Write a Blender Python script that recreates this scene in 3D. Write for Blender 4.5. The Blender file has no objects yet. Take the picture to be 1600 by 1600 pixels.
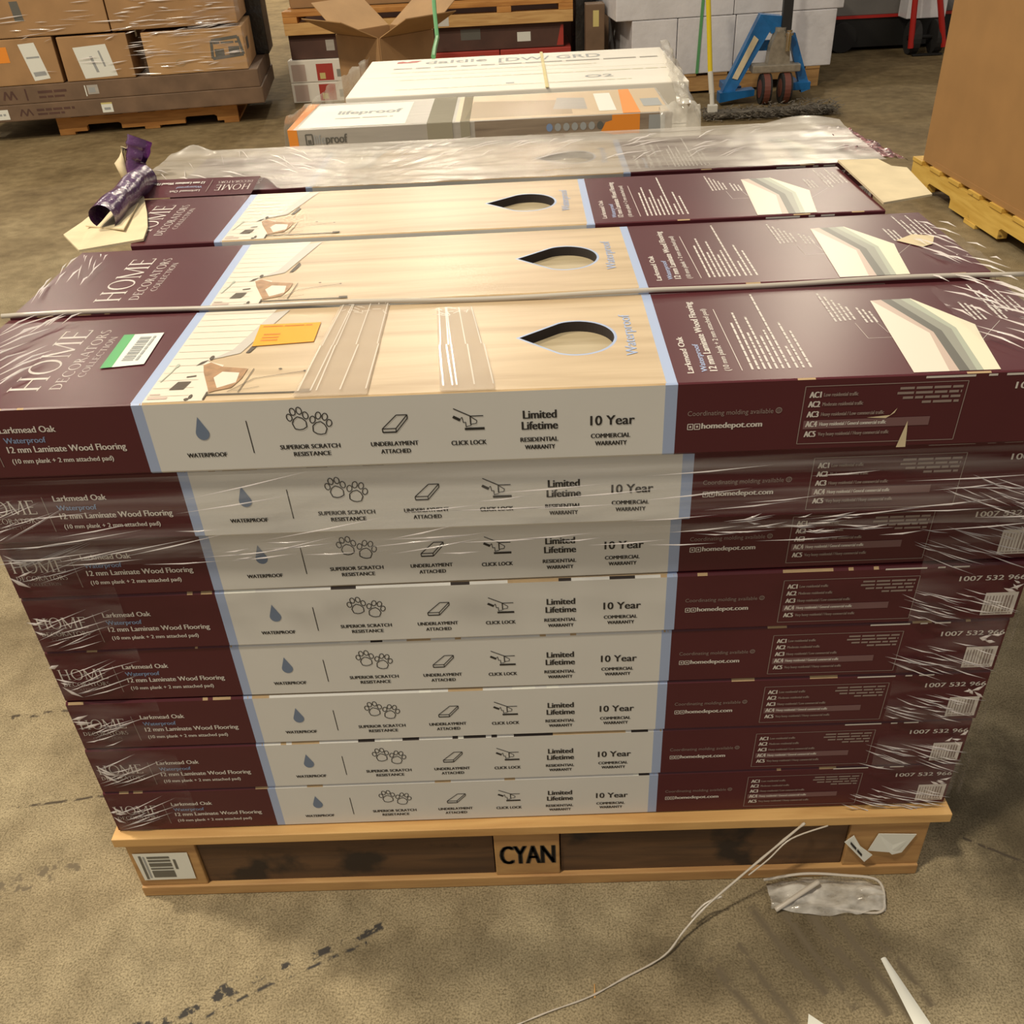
import bpy, bmesh, math, random
from mathutils import Vector, Matrix, noise
S = bpy.context.scene
C = S.collection
PI = math.pi
R = math.radians
random.seed(7)

# ------------------------------------------------------------------ camera, world, lights, exposure
cam = bpy.data.cameras.new('camera'); cam_o = bpy.data.objects.new('camera', cam); C.objects.link(cam_o)
cam_o.location = (0.64977, -0.89549, 1.31875)
cam_o.rotation_euler = (0.9701653, 0.0462804, -0.0016818)
cam.sensor_width = 36; cam.lens = 1456.014 / 1600 * 36; cam.clip_start = 0.02
S.camera = cam_o
S.view_settings.view_transform = 'Standard'; S.view_settings.look = 'None'
S.view_settings.gamma = 1; S.view_settings.use_curve_mapping = False
S.view_settings.exposure = 0.0
W = bpy.data.worlds.new('warehouse_air'); S.world = W; W.use_nodes = True
bg = W.node_tree.nodes['Background']
bg.inputs[0].default_value = (1.0, 0.94, 0.85, 1); bg.inputs[1].default_value = 0.38
LAMPS = [(-3.0, 1.2, 6.2, 330), (-1.5, -1.5, 6.5, 310)]
for ly, xs in ((13.2, (-7.0, -0.8, 5.2)), (17.7, (-4.0, -0.8, 6.6)), (22.4, (-4.4, 1.0, 6.5))):
    LAMPS += [(lx, ly, 7.0, 280) for lx in xs]
for lx, ly, lz, lw in LAMPS:
    l = bpy.data.lights.new('high_bay_lamp', 'AREA'); l.shape = 'DISK'; l.size = 0.5
    l.energy = lw; l.color = (1.0, 0.88, 0.68)
    o = bpy.data.objects.new('high_bay_lamp', l); C.objects.link(o); o.location = (lx, ly, lz)

# ------------------------------------------------------------------ materials
def nmat(name):
    m = bpy.data.materials.new(name); m.use_nodes = True
    return m, m.node_tree, m.node_tree.nodes['Principled BSDF']
def rgb(c): return (c[0], c[1], c[2], 1)
def mat(name, col, rough=0.5, spec=0.5, metal=0.0, coat=0.0, noise_s=0, noise_a=0.15, stretch=(1, 1, 1), bump=0.0, bump_s=60, alpha=1.0):
    m, nt, b = nmat(name)
    b.inputs['Base Color'].default_value = rgb(col); b.inputs['Roughness'].default_value = rough
    b.inputs['Specular IOR Level'].default_value = spec; b.inputs['Metallic'].default_value = metal
    b.inputs['Coat Weight'].default_value = coat; b.inputs['Coat Roughness'].default_value = 0.22
    b.inputs['Alpha'].default_value = alpha
    if noise_s or bump:
        tc = nt.nodes.new('ShaderNodeTexCoord'); mp = nt.nodes.new('ShaderNodeMapping')
        mp.inputs['Scale'].default_value = stretch; nt.links.new(tc.outputs['Object'], mp.inputs['Vector'])
    if noise_s:
        n = nt.nodes.new('ShaderNodeTexNoise'); n.inputs['Scale'].default_value = noise_s; n.inputs['Detail'].default_value = 6
        nt.links.new(mp.outputs[0], n.inputs['Vector'])
        r = nt.nodes.new('ShaderNodeValToRGB')
        r.color_ramp.elements[0].position = 0.3; r.color_ramp.elements[1].position = 0.7
        r.color_ramp.elements[0].color = rgb([x * (1 - noise_a) for x in col]); r.color_ramp.elements[1].color = rgb([min(1, x * (1 + noise_a)) for x in col])
        nt.links.new(n.outputs['Fac'], r.inputs['Fac']); nt.links.new(r.outputs[0], b.inputs['Base Color'])
    if bump:
        n2 = nt.nodes.new('ShaderNodeTexNoise'); n2.inputs['Scale'].default_value = bump_s; n2.inputs['Detail'].default_value = 4
        nt.links.new(mp.outputs[0], n2.inputs['Vector'])
        bp = nt.nodes.new('ShaderNodeBump'); bp.inputs['Strength'].default_value = bump; bp.inputs['Distance'].default_value = 0.01
        nt.links.new(n2.outputs['Fac'], bp.inputs['Height']); nt.links.new(bp.outputs[0], b.inputs['Normal'])
    return m
def wood(name, c0, c1, scale=3, stretch=(1.2, 18, 18), rough=0.6, coat=0.0, dark=None):
    m, nt, b = nmat(name)
    tc = nt.nodes.new('ShaderNodeTexCoord'); mp = nt.nodes.new('ShaderNodeMapping'); mp.inputs['Scale'].default_value = stretch
    nt.links.new(tc.outputs['Object'], mp.inputs['Vector'])
    n = nt.nodes.new('ShaderNodeTexNoise'); n.inputs['Scale'].default_value = scale; n.inputs['Detail'].default_value = 7; n.inputs['Distortion'].default_value = 0.6
    nt.links.new(mp.outputs[0], n.inputs['Vector'])
    r = nt.nodes.new('ShaderNodeValToRGB'); e = r.color_ramp.elements
    e[0].position = 0.32; e[0].color = rgb(c0); e[1].position = 0.62; e[1].color = rgb(c1)
    nt.links.new(n.outputs['Fac'], r.inputs['Fac'])
    out = r.outputs[0]
    if dark:
        n3 = nt.nodes.new('ShaderNodeTexNoise'); n3.inputs['Scale'].default_value = dark[1]; n3.inputs['Detail'].default_value = 5
        nt.links.new(tc.outputs['Object'], n3.inputs['Vector'])
        r3 = nt.nodes.new('ShaderNodeValToRGB'); r3.color_ramp.elements[0].position = dark[2]; r3.color_ramp.elements[1].position = dark[2] + 0.08
        nt.links.new(n3.outputs['Fac'], r3.inputs['Fac'])
        mx = nt.nodes.new('ShaderNodeMixRGB'); nt.links.new(r3.outputs[0], mx.inputs[0])
        nt.links.new(out, mx.inputs[1]); mx.inputs[2].default_value = rgb(dark[0]); out = mx.outputs[0]
    nt.links.new(out, b.inputs['Base Color'])
    b.inputs['Roughness'].default_value = rough; b.inputs['Coat Weight'].default_value = coat; b.inputs['Coat Roughness'].default_value = 0.2
    bp = nt.nodes.new('ShaderNodeBump'); bp.inputs['Strength'].default_value = 0.12; bp.inputs['Distance'].default_value = 0.004
    nt.links.new(n.outputs['Fac'], bp.inputs['Height']); nt.links.new(bp.outputs[0], b.inputs['Normal'])
    return m
def film(name, clear, col=(0.8, 0.78, 0.76), rough=0.12, streak=None, lo=0.35, hi=0.75, bump=0.4, glossy=0.5):
    """stretch film: clear plastic with milky folds; streak = scale vector of the fold pattern"""
    m = bpy.data.materials.new(name); m.use_nodes = True; nt = m.node_tree; nt.nodes.clear()
    out = nt.nodes.new('ShaderNodeOutputMaterial'); tr = nt.nodes.new('ShaderNodeBsdfTransparent')
    p = nt.nodes.new('ShaderNodeBsdfPrincipled'); p.inputs['Base Color'].default_value = rgb(col); p.inputs['Roughness'].default_value = rough
    p.inputs['Specular IOR Level'].default_value = glossy
    mx = nt.nodes.new('ShaderNodeMixShader'); nt.links.new(tr.outputs[0], mx.inputs[1]); nt.links.new(p.outputs[0], mx.inputs[2]); nt.links.new(mx.outputs[0], out.inputs[0])
    mx.inputs[0].default_value = 1 - clear
    if streak:
        tc = nt.nodes.new('ShaderNodeTexCoord'); mp = nt.nodes.new('ShaderNodeMapping')
        mp.inputs['Scale'].default_value = streak[0]; mp.inputs['Rotation'].default_value = streak[1]
        mp.vector_type = 'TEXTURE' if len(streak) > 2 else 'POINT'
        nt.links.new(tc.outputs['Object'], mp.inputs['Vector'])
        n = nt.nodes.new('ShaderNodeTexNoise'); n.inputs['Scale'].default_value = 1; n.inputs['Detail'].default_value = 3
        nt.links.new(mp.outputs[0], n.inputs['Vector'])
        mr = nt.nodes.new('ShaderNodeMapRange'); mr.inputs['From Min'].default_value = lo; mr.inputs['From Max'].default_value = hi
        mr.inputs['To Min'].default_value = 0.0; mr.inputs['To Max'].default_value = 1 - clear
        nt.links.new(n.outputs['Fac'], mr.inputs['Value']); nt.links.new(mr.outputs[0], mx.inputs[0])
        bp = nt.nodes.new('ShaderNodeBump'); bp.inputs['Strength'].default_value = bump; bp.inputs['Distance'].default_value = 0.004
        nt.links.new(n.outputs['Fac'], bp.inputs['Height']); nt.links.new(bp.outputs[0], p.inputs['Normal'])
    return m

M = {}
M['maroon'] = mat('maroon_print', (0.080, 0.0155, 0.0210), 0.33, 0.30, noise_s=5, noise_a=0.08)
M['blue'] = mat('pale_blue_print', (0.34, 0.42, 0.62), 0.4)
M['white'] = mat('white_print', (0.66, 0.65, 0.62), 0.45, noise_s=4, noise_a=0.04)
M['oakprint'] = wood('oak_print', (0.40, 0.285, 0.17), (0.57, 0.44, 0.285), 2.2, (1.0, 11, 10), 0.38)
M['card'] = mat('kraft_card', (0.44, 0.31, 0.17), 0.85, noise_s=30, noise_a=0.12)
M['cream'] = mat('cream_card', (0.66, 0.55, 0.36), 0.85, noise_s=25, noise_a=0.08)
M['ink'] = mat('black_ink', (0.018, 0.016, 0.016), 0.5)
M['inkwhite'] = mat('white_ink', (0.62, 0.58, 0.54), 0.5)
M['inkdim'] = mat('dim_ink', (0.26, 0.20, 0.18), 0.5)
M['inkblue'] = mat('blue_ink', (0.20, 0.28, 0.46), 0.5)
M['icon'] = mat('drop_ink', (0.15, 0.20, 0.30), 0.5)
M['mauve'] = mat('mauve_ink', (0.17, 0.085, 0.09), 0.5)
M['plank'] = wood('bare_plank', (0.36, 0.29, 0.18), (0.46, 0.38, 0.25), 4, (1, 20, 20), 0.5)
M['dark'] = mat('hole_shade_edge_chip', (0.03, 0.022, 0.02), 0.9)  # near-black: shade painted on the lid window's walls; also dark edge chips
M['roomwhite'] = mat('room_photo_white', (0.68, 0.62, 0.52), 0.38)
M['roomline'] = mat('room_photo_line', (0.45, 0.38, 0.29), 0.4)
M['roomgrey'] = mat('room_photo_grey', (0.50, 0.46, 0.41), 0.4)
M['chair'] = mat('chair_print', (0.34, 0.19, 0.09), 0.4, noise_s=70, noise_a=0.3)
M['inkbrown'] = mat('brown_ink', (0.07, 0.05, 0.03), 0.45)
M['beige1'] = mat('diagram_beige', (0.72, 0.64, 0.54), 0.4)
M['beige2'] = mat('diagram_cream', (0.74, 0.69, 0.52), 0.4)
M['dgrey'] = mat('diagram_dark', (0.12, 0.115, 0.10), 0.4)
M['mgrey'] = mat('diagram_mid', (0.27, 0.27, 0.23), 0.4)
M['ggrey'] = mat('diagram_green', (0.38, 0.41, 0.33), 0.4)
M['pink'] = mat('diagram_pink', (0.52, 0.40, 0.34), 0.4)
M['orange'] = mat('orange_sticker', (0.85, 0.33, 0.0), 0.5)
M['orangedk'] = mat('orange_ink', (0.55, 0.18, 0.0), 0.5)
M['green'] = mat('green_sticker', (0.10, 0.38, 0.14), 0.5)
M['paper'] = mat('paper', (0.75, 0.75, 0.68), 0.55)
M['greyink'] = mat('grey_ink', (0.33, 0.34, 0.34), 0.55)
M['tape'] = film('packing_tape', 0.52, (0.48, 0.38, 0.28), 0.38, None)
M['tapeshine'] = film('tape_crease_shine', 0.45, (0.85, 0.80, 0.72), 0.1, None)  # pale lines along tape creases, their shine put into the colour
M['palwood'] = wood('pallet_pine', (0.50, 0.27, 0.09), (0.66, 0.40, 0.15), 3, (1.5, 14, 14), 0.6)
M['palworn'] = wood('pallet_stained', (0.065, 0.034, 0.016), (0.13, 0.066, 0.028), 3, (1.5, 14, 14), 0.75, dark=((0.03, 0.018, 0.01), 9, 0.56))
M['palblock'] = wood('pallet_block', (0.36, 0.19, 0.07), (0.50, 0.29, 0.11), 3, (2, 14, 14), 0.65)
M['foldglint'] = film('film_fold', 0.25, (0.80, 0.74, 0.72), 0.15)  # pale slivers: the glints on the film folds are put into their colour
M['filmband'] = film('film_band', 0.82, (0.92, 0.89, 0.85), 0.16, ((2.0, 2.0, 60), (0, R(3), 0)), 0.42, 0.72, 0.5)
M['filmcorner'] = film('film_corner', 0.80, (0.60, 0.53, 0.52), 0.15, ((6, 6, 30), (0, 0, 0)), 0.45, 0.75, 0.5)
M['filmsheet'] = film('film_sheet', 0.36, (0.50, 0.455, 0.40), 0.28, ((9, 26, 6), (0, 0, R(20))), -0.1, 0.62, 0.5, 0.35)
M['filmgrey'] = film('film_cord', 0.2, (0.60, 0.55, 0.48), 0.2)

# ------------------------------------------------------------------ mesh builder
class MB:
    def __init__(s): s.v = []; s.f = []; s.m = []; s.mats = []
    def mi(s, k):
        if k not in s.mats: s.mats.append(k)
        return s.mats.index(k)
    def add(s, vs, fs, k):
        b = len(s.v); i = s.mi(k); s.v += [tuple(x) for x in vs]
        for f in fs: s.f.append([b + j for j in f]); s.m.append(i)
    def quad(s, a, b, c, d, k): s.add([a, b, c, d], [(0, 1, 2, 3)], k)
    def poly(s, pts, k): s.add(pts, [tuple(range(len(pts)))], k)
    def box(s, x0, x1, y0, y1, z0, z1, k, c=0.0):
        if c <= 0:
            vs = [(x, y, z) for z in (z0, z1) for y in (y0, y1) for x in (x0, x1)]
            s.add(vs, [(0, 2, 3, 1), (4, 5, 7, 6), (0, 1, 5, 4), (2, 6, 7, 3), (0, 4, 6, 2), (1, 3, 7, 5)], k)
        else:
            bm = bmesh.new(); r = bmesh.ops.create_cube(bm, size=1)
            bmesh.ops.scale(bm, vec=(x1 - x0, y1 - y0, z1 - z0), verts=bm.verts)
            bmesh.ops.translate(bm, vec=((x0 + x1) / 2, (y0 + y1) / 2, (z0 + z1) / 2), verts=bm.verts)
            bmesh.ops.bevel(bm, geom=bm.edges[:], offset=c, segments=2, affect='EDGES', profile=0.6)
            s.addbm(bm, k)
    def addbm(s, bm, k):
        bm.verts.index_update(); s.add([v.co[:] for v in bm.verts], [[v.index for v in f.verts] for f in bm.faces], k); bm.free()
    def prism(s, pts, d, k):
        """pts: 3-D polygon, d: extrusion vector"""
        n = len(pts); d = Vector(d); vs = [Vector(p) for p in pts] + [Vector(p) + d for p in pts]
        fs = [tuple(range(n)), tuple(range(2 * n - 1, n - 1, -1))] + [(i, n + i, n + (i + 1) % n, (i + 1) % n) for i in range(n)]
        s.add(vs, fs, k)
    def tube(s, pts, r, k, seg=8, cap=True):
        pts = [Vector(p) for p in pts]; n = len(pts); rs = r if isinstance(r, (list, tuple)) else [r] * n; vs = []; fs = []
        up = Vector((0.13, 0.31, 0.94))
        for i, p in enumerate(pts):
            t = (pts[min(i + 1, n - 1)] - pts[max(i - 1, 0)]).normalized()
            a = t.cross(up)
            if a.length < 1e-3: a = t.cross(Vector((1, 0, 0)))
            a.normalize(); b = t.cross(a).normalized()
            vs += [p + (a * math.cos(2 * PI * j / seg) + b * math.sin(2 * PI * j / seg)) * rs[i] for j in range(seg)]
        for i in range(n - 1):
            for j in range(seg): fs.append((i * seg + j, i * seg + (j + 1) % seg, (i + 1) * seg + (j + 1) % seg, (i + 1) * seg + j))
        if cap: fs += [tuple(range(seg - 1, -1, -1)), tuple(range((n - 1) * seg, n * seg))]
        s.add(vs, fs, k)
    def cyl(s, a, b, r, k, seg=20): s.tube([a, b], r, k, seg)
    def grid(s, fn, nu, nv, k):
        vs = [fn(i / nu, j / nv) for j in range(nv + 1) for i in range(nu + 1)]
        fs = [(j * (nu + 1) + i, j * (nu + 1) + i + 1, (j + 1) * (nu + 1) + i + 1, (j + 1) * (nu + 1) + i) for j in range(nv) for i in range(nu)]
        s.add(vs, fs, k)
    def mesh(s, name, smooth=False):
        me = bpy.data.meshes.new(name); me.from_pydata(s.v, [], s.f)
        for k in s.mats: me.materials.append(M[k])
        me.polygons.foreach_set('material_index', s.m)
        if smooth: me.polygons.foreach_set('use_smooth', [True] * len(s.f))
        me.update(); return me
    def build(s, name, parent=None, loc=None, rz=0, smooth=False, label=None):
        o = bpy.data.objects.new(name, s.mesh(name, smooth)); C.objects.link(o)
        if parent: o.parent = parent
        if loc: o.location = loc
        o.rotation_euler.z = rz
        if label: o['label'] = label
        return o
def tag(o, label, cat, group=None, kind=None):
    o['label'] = label; o['category'] = cat
    if group: o['group'] = group
    if kind: o['kind'] = kind
    return o
def thing(name, label, cat, loc=(0, 0, 0), rz=0, group=None):
    o = bpy.data.objects.new(name, None); C.objects.link(o); o.empty_display_size = 0.05
    o.location = loc; o.rotation_euler.z = rz
    return tag(o, label, cat, group)
def dup(root, loc, rz=None, label=None, group=None, drop=()):
    r = root.copy(); C.objects.link(r); r.location = loc
    if rz is not None: r.rotation_euler.z = rz
    if label: r['label'] = label
    if group: r['group'] = group
    for ch in list(root.children):
        if ch.name.split('.')[0] in drop: continue
        c = ch.copy(); C.objects.link(c); c.parent = r
        for g in list(ch.children):
            d = g.copy(); C.objects.link(d); d.parent = c
    return r

# ------------------------------------------------------------------ lettering
_cache = {}
def glyphs(txt):
    if txt not in _cache:
        cu = bpy.data.curves.new('t', 'FONT'); cu.body = txt; cu.resolution_u = 3; cu.fill_mode = 'FRONT'
        o = bpy.data.objects.new('t', cu); C.objects.link(o)
        me = o.to_mesh(); vs = [(v.co.x, v.co.y) for v in me.vertices]; fs = [tuple(p.vertices) for p in me.polygons]
        o.to_mesh_clear(); bpy.data.objects.remove(o); bpy.data.curves.remove(cu)
        _cache[txt] = (vs, fs)
    return _cache[txt]
_hv = glyphs('H')[0]; CAP = max(v[1] for v in _hv)
def fit(txt, x0, x1, yb, cap, bold=0):
    """list of (verts2d, faces) for txt filling x0..x1, on baseline yb"""
    vs, fs = glyphs(txt); a = min(v[0] for v in vs); b = max(v[0] for v in vs); k = (x1 - x0) / (b - a)
    P = [(x0 + (v[0] - a) * k, yb + v[1] / CAP * cap) for v in vs]
    out = [(P, fs)]
    if bold:
        for dx in (-bold, bold): out.append(([(x + dx, y) for x, y in P], fs))
    return out
def rect(x0, x1, y0, y1): return [([(x0, y0), (x1, y0), (x1, y1), (x0, y1)], [(0, 1, 2, 3)])]
def line(x0, y0, x1, y1, w):
    d = Vector((x1 - x0, y1 - y0)).normalized(); n = Vector((-d.y, d.x)) * w / 2
    return [([(x0 + n.x, y0 + n.y), (x0 - n.x, y0 - n.y), (x1 - n.x, y1 - n.y), (x1 + n.x, y1 + n.y)], [(0, 1, 2, 3)])]
def path(pts, w, closed=False):
    out = []; n = len(pts)
    for i in range(n if closed else n - 1): out += line(*pts[i], *pts[(i + 1) % n], w)
    return out
def ring(cx, cy, rx, ry, tx, ty, a0=0, a1=360, n=18):
    vs = []; fs = []
    for i in range(n + 1):
        a = R(a0 + (a1 - a0) * i / n)
        vs += [(cx + rx * math.cos(a), cy + ry * math.sin(a)), (cx + (rx - tx) * math.cos(a), cy + (ry - ty) * math.sin(a))]
    for i in range(n): fs.append((2 * i, 2 * i + 2, 2 * i + 3, 2 * i + 1))
    return [(vs, fs)]
def disc(cx, cy, rx, ry, n=14): return [([(cx + rx * math.cos(2 * PI * i / n), cy + ry * math.sin(2 * PI * i / n)) for i in range(n)], [tuple(range(n))])]
def _stem(x, w=0.12, serif=True):
    o = rect(x, x + w, 0, 1)
    if serif: o += rect(x - 0.08, x + w + 0.08, 0, 0.035) + rect(x - 0.08, x + w + 0.08, 0.965, 1)
    return o
def serif_glyph(c):
    if c == 'H': return _stem(.10) + _stem(.72) + rect(.2, .75, .49, .54), .98
    if c == 'O': return ring(.5, .5, .48, .53, .12, .05), 1.02
    if c == 'M': return _stem(.10, .06) + _stem(.98, .12) + line(.13, 1, .56, .03, .12) + line(.56, .03, 1.02, 1, .05), 1.24
    if c == 'E': return _stem(.10) + rect(.2, .62, .955, 1) + rect(.2, .54, .5, .545) + rect(.2, .66, 0, .045) + rect(.60, .64, .84, 1) + rect(.63, .67, 0, .18), .74
    if c == 'D': return _stem(.10) + ring(.2, .5, .62, .5, .12, .05, -90, 90), .9
    if c == 'C': return ring(.5, .5, .48, .53, .12, .05, 48, 312) + rect(.79, .83, .74, .95), .9
    if c == 'R': return _stem(.10) + ring(.2, .74, .36, .26, .1, .05, -90, 90) + line(.35, .5, .72, .02, .11), .78
    if c == 'A': return line(.08, 0, .46, 1, .05) + line(.46, 1, .84, 0, .12) + rect(.24, .66, .3, .345) + rect(0, .2, 0, .035) + rect(.72, .98, 0, .035), .96
    if c == 'T': return _stem(.30) + rect(0, .72, .955, 1) + rect(0, .04, .82, 1) + rect(.68, .72, .82, 1), .78
    if c == 'S': return ring(.28, .75, .24, .25, .09, .05, 40, 270, 10) + ring(.28, .26, .25, .26, .09, .05, -130, 90, 10), .6
    if c == 'L': return _stem(.10) + rect(.2, .6, 0, .045) + rect(.57, .61, 0, .2), .66
    if c == 'I': return _stem(.10), .36
    if c == 'N': return _stem(.10, .06) + _stem(.8, .06) + line(.13, .98, .83, .02, .12), .98
    return [], .4
def serif(txt, x0, x1, yb, cap):
    out = []; x = 0
    for c in txt:
        g, a = serif_glyph(c); out += [([(x + u, v) for u, v in vs], fs) for vs, fs in g]; x += a + .06
    k = (x1 - x0) / (x - .06)
    return [([(x0 + u * k, yb + v * cap) for u, v in vs], fs) for vs, fs in out]
def greek(x0, x1, y, h, seed=1):
    """a line of print too small to read: word-like bars"""
    rr = random.Random(seed); out = []; x = x0
    while x < x1:
        w = min(rr.uniform(2.2, 7) * h, x1 - x); out += rect(x, x + w, y - h * .5, y + h * .5); x += w + h * .7
    return out
def rot_up(items):
    """text plane (s, t) -> carton top (u, v): reads away from the front edge, letters' heads to the left"""
    return [([(-t, s) for s, t in vs], [tuple(f) for f in fs]) for vs, fs in items]
class Print:
    def __init__(s, mb, to3d): s.mb = mb; s.to = to3d
    def put(s, items, k, lift=0.0):
        for i, (vs, fs) in enumerate(items): s.mb.add([s.to(u, v, lift + (i % 8) * 1.5e-5) for u, v in vs], fs, k)

# ------------------------------------------------------------------ structure: floor and far wall
def floor_material():
    m, nt, b = nmat('stained_concrete'); L = nt.links.new
    tc = nt.nodes.new('ShaderNodeTexCoord'); P = tc.outputs['Object']
    def noise_(scale, detail, vec=P, rough=.6):
        n = nt.nodes.new('ShaderNodeTexNoise'); n.inputs['Scale'].default_value = scale; n.inputs['Detail'].default_value = detail; n.inputs['Roughness'].default_value = rough
        L(vec, n.inputs['Vector']); return n.outputs['Fac']
    def ramp(f, stops):
        r = nt.nodes.new('ShaderNodeValToRGB'); e = r.color_ramp.elements
        while len(e) < len(stops): e.new(.5)
        for i, (p, c) in enumerate(stops): e[i].position = p; e[i].color = rgb(c)
        L(f, r.inputs['Fac']); return r.outputs[0]
    def math_(op, a, bb=None, c=None):
        n = nt.nodes.new('ShaderNodeMath'); n.operation = op
        for i, x in enumerate((a, bb, c)):
            if x is None: continue
            if isinstance(x, (int, float)): n.inputs[i].default_value = x
            else: L(x, n.inputs[i])
        return n.outputs[0]
    def mix(f, a, bb, mode='MIX'):
        n = nt.nodes.new('ShaderNodeMixRGB'); n.blend_type = mode
        for i, x in ((0, f), (1, a), (2, bb)):
            if isinstance(x, tuple): n.inputs[i].default_value = rgb(x)
            elif isinstance(x, (int, float)): n.inputs[i].default_value = x
            else: L(x, n.inputs[i])
        return n.outputs[0]
    big = ramp(noise_(2.3, 5), [(.30, (.21, .165, .102)), (.52, (.33, .27, .172)), (.72, (.38, .32, .21))])
    mid = ramp(noise_(14, 6), [(.3, (.55, .53, .50)), (.7, (1.12, 1.12, 1.1))])
    col = mix(.75, big, mid, 'MULTIPLY')
    fine = ramp(noise_(330, 3), [(.34, (.36, .34, .30)), (.54, (1.0, 1.0, 1.0)), (.70, (1.3, 1.29, 1.25))])
    col = mix(.75, col, fine, 'MULTIPLY')
    sep = nt.nodes.new('ShaderNodeSeparateXYZ'); L(P, sep.inputs[0]); X, Y = sep.outputs[0], sep.outputs[1]
    brk = noise_(38, 4); wob = noise_(6, 3)
    def seg(x0, y0, x1, y1, w, c, thr, blur=.003):
        d = Vector((x1 - x0, y1 - y0)); ln = d.length; d.normalize()
        a = math_('ADD', math_('MULTIPLY', math_('SUBTRACT', X, x0), d.x), math_('MULTIPLY', math_('SUBTRACT', Y, y0), d.y))
        p = math_('ADD', math_('MULTIPLY', math_('SUBTRACT', X, x0), -d.y), math_('MULTIPLY', math_('SUBTRACT', Y, y0), d.x))
        p = math_('ADD', p, math_('MULTIPLY', math_('SUBTRACT', wob, .5), .03))
        inl = math_('MULTIPLY', math_('GREATER_THAN', a, 0), math_('LESS_THAN', a, ln))
        nr = nt.nodes.new('ShaderNodeMapRange'); nr.inputs['From Min'].default_value = w; nr.inputs['From Max'].default_value = max(0, w - blur); L(math_('ABSOLUTE', p), nr.inputs['Value'])
        bk = nt.nodes.new('ShaderNodeMapRange'); bk.inputs['From Min'].default_value = thr; bk.inputs['From Max'].default_value = thr + .06; L(brk, bk.inputs['Value'])
        nonlocal col
        col = mix(math_('MULTIPLY', math_('MULTIPLY', inl, nr.outputs[0]), bk.outputs[0]), col, c)
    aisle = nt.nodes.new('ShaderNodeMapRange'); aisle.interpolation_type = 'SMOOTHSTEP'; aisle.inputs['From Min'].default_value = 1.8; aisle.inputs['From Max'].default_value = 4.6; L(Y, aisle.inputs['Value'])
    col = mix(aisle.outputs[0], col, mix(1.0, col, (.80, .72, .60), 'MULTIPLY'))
    def dark_patch(cx, cy, rx, ry, k):  # dark brown ellipse with a noisy edge, mixed into the floor colour
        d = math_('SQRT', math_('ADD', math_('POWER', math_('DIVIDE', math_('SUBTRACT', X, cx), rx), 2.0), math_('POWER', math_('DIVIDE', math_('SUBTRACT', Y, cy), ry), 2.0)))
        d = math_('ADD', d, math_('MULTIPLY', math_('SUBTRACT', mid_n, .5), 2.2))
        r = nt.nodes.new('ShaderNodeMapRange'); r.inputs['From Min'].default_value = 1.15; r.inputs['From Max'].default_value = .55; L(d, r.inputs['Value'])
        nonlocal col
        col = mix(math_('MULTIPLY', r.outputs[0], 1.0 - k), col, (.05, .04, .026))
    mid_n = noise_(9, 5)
    dark_patch(1.44, .10, .20, .17, .35); dark_patch(1.05, -.14, .22, .07, .62); dark_patch(1.62, .75, .25, .25, .6); dark_patch(.55, -.13, .30, .04, .75); dark_patch(-.45, .05, .12, .05, .7)
    for s_ in SEGS: seg(*s_)
    L(col, b.inputs['Base Color'])
    b.inputs['Roughness'].default_value = .7; b.inputs['Specular IOR Level'].default_value = .08
    bp = nt.nodes.new('ShaderNodeBump'); bp.inputs['Strength'].default_value = .25; bp.inputs['Distance'].default_value = .004
    L(noise_(110, 4), bp.inputs['Height']); L(bp.outputs[0], b.inputs['Normal'])
    return m
DK = (.055, .05, .046); CR = (.07, .055, .04); SC = (.15, .12, .08)
SEGS = [(.40, -.07, .02, -.25, .008, DK, .50), (.37, -.10, .10, -.235, .004, DK, .48), (.20, -.155, .05, -.225, .010, DK, .54),
        (-.75, .12, -.10, .19, .004, CR, .46, .003), (-.75, .36, -.22, .40, .008, CR, .52, .004), (-.30, -.02, -.12, .06, .02, SC, .52),
        (.955, -.06, 1.03, -.20, .011, SC, .34, .010), (.995, -.05, 1.07, -.22, .010, SC, .40, .009), (1.03, -.04, 1.11, -.23, .012, SC, .38, .010), (1.07, -.05, 1.14, -.24, .010, SC, .36, .009), (1.11, -.04, 1.17, -.22, .010, SC, .42, .009),
        (.88, -.14, .94, -.24, .010, SC, .40, .009), (.925, -.12, .98, -.24, .009, SC, .42, .008), (1.32, .05, 1.5, -.06, .004, CR, .42, .003)]
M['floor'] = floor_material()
M['wall'] = mat('warehouse_wall', (.10, .085, .07), .8, noise_s=1.5, noise_a=.2)
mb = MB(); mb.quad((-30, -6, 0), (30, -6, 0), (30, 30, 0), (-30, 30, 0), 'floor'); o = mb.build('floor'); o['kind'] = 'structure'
mb = MB(); mb.box(-30, 30, 30, 30.3, 0, 8, 'wall'); o = mb.build('wall_back'); o['kind'] = 'structure'

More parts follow.
